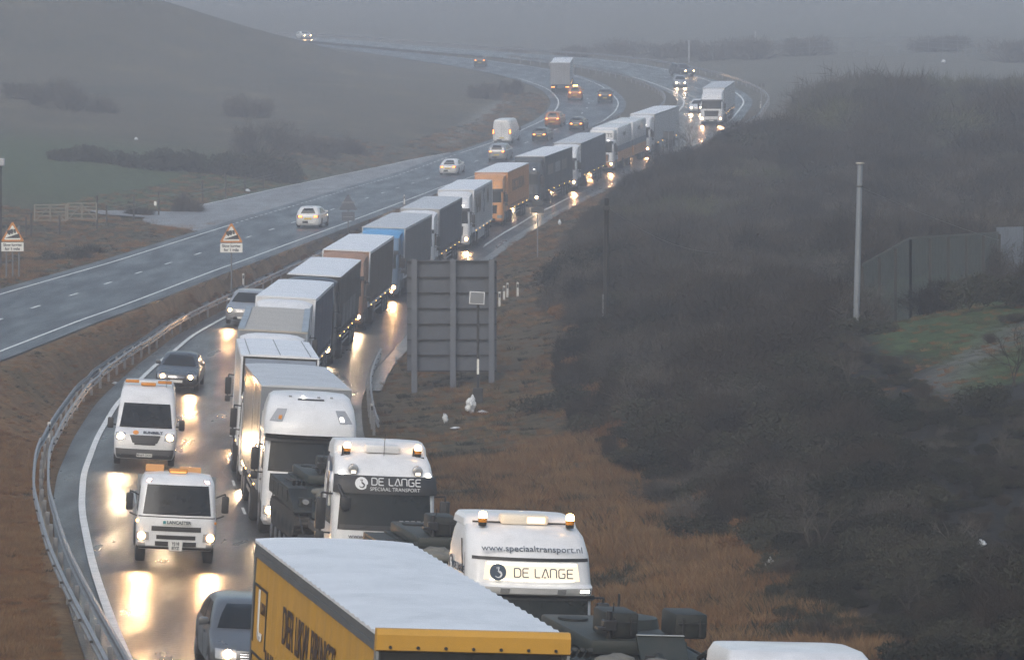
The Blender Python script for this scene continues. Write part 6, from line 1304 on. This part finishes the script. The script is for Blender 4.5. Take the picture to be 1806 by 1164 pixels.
# board fence and pale hoarding
def board_fence():
    t=thing('board_fence','dark weathered close-board fence bending at a corner on the grassy bank','fence'); mat=pm('fence_wood',(.13,.135,.115),.85,dirt=.6,dcol=(.04,.045,.035),scale=2.5); capm=pm('fence_cap',(.13,.12,.10),.8,dirt=.4)
    A=[W(1520,470,135),W(1605,422,148),W(1762,412,166)]
    o=Vector(A[1]); o.z=g1(A[1][0],A[1][1]); t.location=o
    for (a,b,n) in ((A[0],A[1],3),(A[1],A[2],5)):
        a=Vector(a)-o; b=Vector(b)-o
        for k in range(n):
            p=a.lerp(b,k/n); q=a.lerp(b,(k+1)/n); mb=MB(); L=(q-p).length; m=int(math.hypot(q.x-p.x,q.y-p.y)/.15)
            for j in range(m):
                u=p.lerp(q,(j+.12)/m); v=p.lerp(q,(j+.82)/m); zb=min(g1(u.x+o.x,u.y+o.y),g1(v.x+o.x,v.y+o.y))-o.z-.3; jt=.03*(j%2)
                mb.add([(u.x,u.y+jt,zb),(v.x,v.y+jt,zb),(v.x,v.y+jt,v.z),(u.x,u.y+jt,u.z),(u.x,u.y+jt+.02,zb),(v.x,v.y+jt+.02,zb),(v.x,v.y+jt+.02,v.z),(u.x,u.y+jt+.02,u.z)],[(0,1,2,3),(4,7,6,5),(0,4,5,1),(3,2,6,7),(0,3,7,4),(1,5,6,2)])
            mb.obj('board_panel',mat,t); 
            c=MB(); d=(q-p).normalized()*.0; c.add([(p.x,p.y-.06,p.z),(q.x,q.y-.06,q.z),(q.x,q.y-.06,q.z+.09),(p.x,p.y-.06,p.z+.09),(p.x,p.y+.06,p.z),(q.x,q.y+.06,q.z),(q.x,q.y+.06,q.z+.09),(p.x,p.y+.06,p.z+.09)],[(0,1,2,3),(4,7,6,5),(0,4,5,1),(3,2,6,7),(0,3,7,4),(1,5,6,2)]); c.obj('capping_rail',capm,t)
        for k in range(n+1):
            p=a.lerp(b,k/n)
            if k==0 and b.x>0.1 : pass
            zb=g1(p.x+o.x,p.y+o.y)-o.z-.3; MB().box(p.x-.06+.003*k,p.x+.06,p.y-.16,p.y-.062,zb,p.z-.02).obj('fence_post',pm('fence_post',(.05,.047,.04),.85),t)
    MB().box(-1.45,-1.38,-2.2,-2.17,A[0][2]-o.z-.2,A[0][2]-o.z).obj('notice',pm('notice_tan',(.3,.22,.15),.6),t) if False else None
    h=thing('hoarding','pale grey corrugated hoarding at the right edge behind the board fence','fence'); a=W(1755,401,167); b=W(1905,400,172); z0=g1(a[0],a[1])-.4; h.location=(a[0],a[1],z0); H_=a[2]-z0; L=math.hypot(b[0]-a[0],b[1]-a[1]); v=[];f=[]; n=int(L/.05)
    for i in range(n+1):
        for z in (0,H_): v.append(((b[0]-a[0])*i/n,(b[1]-a[1])*i/n+.018*math.sin(i*1.4),z))
    f=[(2*i,2*i+1,2*i+3,2*i+2) for i in range(n)]; MB().add(v,f).obj('sheet',pm('sheet_grey',(.19,.21,.25),.5,.1,dirt=.25),h); m=MB()
    for k in range(3): m.box(.0+k*1.35,.05+k*1.35,-.05,-.0+.1*0,0,H_)
    m.obj('joint',CHASS,h)
board_fence()
def rail_gate(label,x0,x1,D,zt,zb):
    t=thing('field_gate',label,'gate','pair of wooden field gates'); a=(x0-903)*D/F; b=(x1-903)*D/F; s=F/D; H_=1.15; z0=max(CZ-(zb-YH)/s,g1((a+b)/2,D)+.25); t.location=(a,D,z0); L=b-a; m=pm('gate_wood',(.20,.19,.155),.8,dirt=.5)
    for k in range(5): z=.05+(H_-.12)*(k/4)**.85; MB().box(0.05,L-.05,-.02,.02,z,z+.065).obj('rail',m,t)
    for x in (0,L/2-.04,L-.08): MB().box(x,x+.09,-.05,-.021,0,H_).obj('stile',m,t)
    q=MB(); q.tube((.1,-.04,.05),(L/2,-.04,H_-.1),.04,n=4); q.tube((L-.1,-.04,.05),(L/2,-.04,H_-.1),.04,n=4); q.obj('brace',m,t)
rail_gate('pale wooden five-bar field gate, the left one of the pair by the dead grass',60,117,236,366,391); rail_gate('pale wooden five-bar field gate, the right one of the pair near the track',118,171,236,366,388)
def post(label,px,D,pt,r=.05,mat=None,name='fence_post',cat='post',group=None,extra=None):
    t=at(px,D); h=CZ-(pt-YH)*D/F-t.z; o=MB().tube((0,0,-.3),(0,0,max(h,.5)),r,r,8).obj(name,mat or CHASS); o.location=t; tag(o,label,cat,group); return o,h
DW=pm('old_post',(.05,.045,.04),.85)
for i,(px,D,pt) in enumerate([(171,240,345),(188,246,362),(236,256,346),(280,262,338),(357,282,318),(398,288,306),(432,300,310),(465,306,312),(500,318,300),(105,234,380),(46,232,382),(55,232,376)]):
    post(['dark post at the right end of the wooden gates with a white mark','short dark post beside the gates','thin dark post left of the track','dark post carrying the small white notice','dark post with a small arm behind the lay-by','dark post in the fence line behind the lay-by, above the hedge tip','short post right of the dark one above the hedge tip','small post along the field fence near the lay-by middle','small post along the field fence near the thickets','small stump post in front of the wooden gates','pale stub post left of the gates','second pale stub post touching the left gate'][i],px,D,pt,.06,DW)
o=MB().box(-.09,.09,-.06,-.03,0,.32).obj('notice_board',PLATEW); o.location=Vector(W(274,363,261)); tag(o,'small white notice on the fence by the track entrance','notice')
# wire strands of the field fence
wire('upper wire of the field fence behind the lay-by',W(188,370,246),W(500,304,318),.0,.012); wire('lower wire of the field fence behind the lay-by',W(188,378,246),W(500,309,318),.0,.012)
LS=1.0
MPW=pm('marker_post_white',(.6,.6,.58),.5,dirt=.3)
def hit(px,py,d0=45,d1=700):
    ds=np.arange(d0,d1,.5); g_=gz((px-903)*ds/F,ds); k=np.argmax((CZ-(py-YH)*ds/F)<g_); return float(ds[k]) if k else d1
def marker(label,px,py,D,h=1.0,ground=None):
    s_=F/D; D=hit(px,py+.85*s_) if ground is None else D; t=thing('marker_post',label,'marker post','white marker posts'); X=(px-903)*D/F; t.location=(X,D,g1(X,D)); zt=.8; MB().box(-.06,.06,-.03,.03,-.3,zt,b=.01).obj('post',MPW,t); MB().box(-.045,.045,-.036,-.031,zt-.3,zt-.1).obj('reflector',CHASS,t)
marker('white marker post standing by the near median barrier',87,747,140); marker('white marker post on the median above the barrier, near the queue',429,482,203); marker('white marker post beside the short curved barrier',656,712,142)
marker('white marker post on the verge right of the sign board, left one',889,500,176); marker('white marker post on the verge right of the sign board, farther one',895,496,185); marker('white marker post hugging the right edge of the sign board',881,510,170); marker('pale leaning marker stub on the verge below the wooden pole side',913,494,178)
marker('pale marker post by the median behind the light blue lorry',713,340,236); marker('small white marker beyond the outer barrier of the far bend',1341,150,425,ground=1)
def small_sign(label,px,D,pt,pb,boards):
    t=thing('road_sign',label,'road sign'); X=(px-903)*D/F; t.location=(X,D,g1(X,D)); z=lambda y:CZ-(y-YH)*D/F-t.location.z; MB().tube((0,0,-.3),(0,0,z(pt)),.04,n=8).obj('pole',GALV,t,40)
    for (x0,x1,a,b) in boards: MB().box(x0,x1,-.08,-.045,z(b),z(a),b=.01).obj('sign_plate',pm('sign_back_dark',(.06,.065,.075),.5,dirt=.3),t)
small_sign('small dark sign seen from behind on a post in the verge beside the queue',948,226,352,400,[(-.42,.42,366,376),(-.36,.36,354,363)])
small_sign('pair of small dark sign backs on a post in front of the white lorry',1179,300,232,270,[(-.46,-.04,232,246),(.04,.46,232,246)])
small_sign('small pale sign backs beyond the outer barrier',1343,418,148,165,[(-.35,-.05,148,154),(.05,.35,148,154)])
# masts and far fence
for px,D,pt,lab in ((1215,560,72,'thin pale mast rising behind the two oncoming cars'),(1240,575,72,'short pale mast right of the taller one'),(1332,600,56,'short white mast in the mist at the top right')):
    o=post(lab,px,D,pt,.12,pm('mast_pale',(.35,.37,.4),.5),name='lamp_mast',cat='mast')
o,h=post('dark camera pole with pale housing at the left edge above the triangular sign',1,206,290,.07,CHASS,name='camera_pole',cat='pole')
MB().box(-.2,.25,-.2,.15,h-.1,h+.35,b=.05).obj('camera_housing',pm('housing_pale',(.4,.42,.45),.5),o)
t=thing('security_fence','tall pale post and mesh fence along the misty far hillside','fence'); fp=[W(1330,92,565),W(1440,84,560),W(1600,82,560),W(1700,90,556),W(1765,78,580)]
t.location=fp[2]; pmz=MB().box(-.04,.04,-.04,.04,-4,1.6).mesh('post',pm('wire_pale',(.14,.15,.17),.5)); A=resample(np.array(fp),2.4)
for p in A: link_mesh('post',pmz,t,(p[0]-fp[2][0],p[1]-fp[2][1],p[2]-fp[2][2]))
mb=MB()
for a,b in zip(A[:-1],A[1:]):
    for z in (-1.5,-.7,.1,.9,1.5): mb.tube(Vector((a[0],a[1],a[2]+z))-Vector(fp[2]),Vector((b[0],b[1],b[2]+z))-Vector(fp[2]),.035,n=3)
mb.obj('mesh_wire',pm('wire_pale',(.25,.26,.28),.5),t)
# litter
LIT=pm('white_plastic',(.62,.64,.66),.4,dirt=.15,bump=.5,bscale=6)
def litter(label,px,D,w,h,seed,name='plastic_bag'):
    g=random.Random(seed); bm=bmesh.new(); bmesh.ops.create_icosphere(bm,subdivisions=4,radius=1); ph=[g.random()*6 for _ in range(8)]
    for v in bm.verts:
        c=v.co; k=1+.28*math.sin(c.x*4+ph[0])*math.sin(c.y*5+ph[1])+.22*math.sin(c.z*9+ph[2])*math.cos(c.x*7+ph[3])+.12*math.sin(c.y*15+ph[4]+c.z*11)+.07*math.sin(c.x*27+ph[6]+c.y*19)*math.cos(c.z*31+ph[7]); t_=1-.35*max(c.z,0); v.co=Vector((c.x*w/2*k*t_+.12*w*c.z,c.y*w/2.6*k*t_,h/2+c.z*h/2*(.9+.25*math.sin(c.x*6+ph[5]))))
    me=bpy.data.meshes.new(name); bm.to_mesh(me); bm.free(); me.materials.append(LIT); me.polygons.foreach_set('use_smooth',[True]*len(me.polygons)); o=link_mesh(name,me,None,at(px,D,.02),(0,0,g.random()*3)); tag(o,label,'litter'); return o
litter('large crumpled white plastic sheet caught at the foot of the solar post',831,139.5,.42,.7,3); litter('torn flat strip of white plastic beside the large crumpled sheet',851,139,.4,.12,4); litter('small white plastic scrap in the grass left of the solar post',785,136.5,.2,.38,5)
litter('thin white scrap lying flat in the grass nearest the sign board',803,134,.4,.08,6); litter('upright white plastic bag in the brown grass below the dark scrub',1357,87,.24,.34,7); litter('small white scrap lying in the dark scrub at the right',1730,86,.28,.16,8); litter('small white speck on the verge above the lit DE LANGE cab',914,104,.08,.1,9)
litter('white scrap on the brown median near the far white line',203,150,.3,.1,10); litter('bright white litter at the verge beside the channel',987,262,.3,.4,11); litter('white speck of litter on the hillside above the green field',240,338,.45,.3,12); litter('pale litter on the fence behind the lay-by',437,300,.5,.25,13); litter('white speck on the pale far field',1664,540,.9,.6,14); litter('pale heap of litter beyond the far bend',997,608,2.4,1.6,15)
# ---------------------------------------------------------------- light, air, camera
w=bpy.data.worlds.new("World"); scene.world=w; w.use_nodes=True; nt=w.node_tree; bg=nt.nodes['Background']
sky=nt.nodes.new('ShaderNodeTexSky'); sky.sky_type='NISHITA'; sky.sun_disc=False; sky.sun_elevation=R(SUN_EL); sky.sun_rotation=R(SUN_ROT); sky.dust_density=3; sky.air_density=1.6
hs=nt.nodes.new('ShaderNodeHueSaturation'); hs.inputs['Saturation'].default_value=SKY_SAT
nt.links.new(sky.outputs[0],hs.inputs['Color']); nt.links.new(hs.outputs[0],bg.inputs[0]); bg.inputs[1].default_value=SKY_ST
sl=bpy.data.lights.new('sun','SUN'); sl.energy=SUN_E; sl.angle=R(30); sl.color=(.93,.96,1); so=bpy.data.objects.new('sun',sl); COL.objects.link(so)
so.rotation_euler=(R(90-SUN_EL),0,R(-SUN_ROT+180)) ; so.location=(0,0,80)
hz=MB().box(-900,900,-80,1520,-12,135).obj('haze',None) if False else None
me=MB().box(-800,800,-70,1510,-25,82); o=me.obj('haze',pm('x',(1,1,1))); m=bpy.data.materials.new('haze_air'); m.use_nodes=True; nt=m.node_tree; nt.nodes.clear()
out=nt.nodes.new('ShaderNodeOutputMaterial'); pv=nt.nodes.new('ShaderNodeVolumePrincipled'); pv.inputs['Color'].default_value=(*HAZE_C,1); pv.inputs['Density'].default_value=HAZE_D; pv.inputs['Anisotropy'].default_value=HAZE_A
nt.links.new(pv.outputs[0],out.inputs['Volume']); o.data.materials.clear(); o.data.materials.append(m); o['kind']='stuff'
cd=bpy.data.cameras.new('camera'); co=bpy.data.objects.new('camera',cd); COL.objects.link(co); scene.camera=co
co.location=(0,0,CZ); co.rotation_euler=(R(90),0,0); cd.sensor_fit='HORIZONTAL'; cd.sensor_width=36; cd.lens=36*F/1806; cd.shift_y=(YH-582)/1806; cd.clip_end=4000; cd.clip_start=1
scene.render.engine='CYCLES'; scene.render.resolution_x=1024; scene.render.resolution_y=659
c=scene.cycles; c.use_denoising=True; c.volume_bounces=VB; c.max_bounces=6; c.diffuse_bounces=2; c.glossy_bounces=3; c.transmission_bounces=2; c.transparent_max_bounces=4
c.sample_clamp_indirect=4; c.sample_clamp_direct=0; c.use_light_tree=True; c.caustics_reflective=False; c.caustics_refractive=False
try: c.denoiser='OPENIMAGEDENOISE'; c.denoising_input_passes='RGB_ALBEDO_NORMAL'; c.denoising_prefilter='FAST'
except Exception: pass
vs=scene.view_settings; vs.view_transform='Standard'; vs.look='None'; vs.gamma=1; vs.use_curve_mapping=False; vs.exposure=EXPO
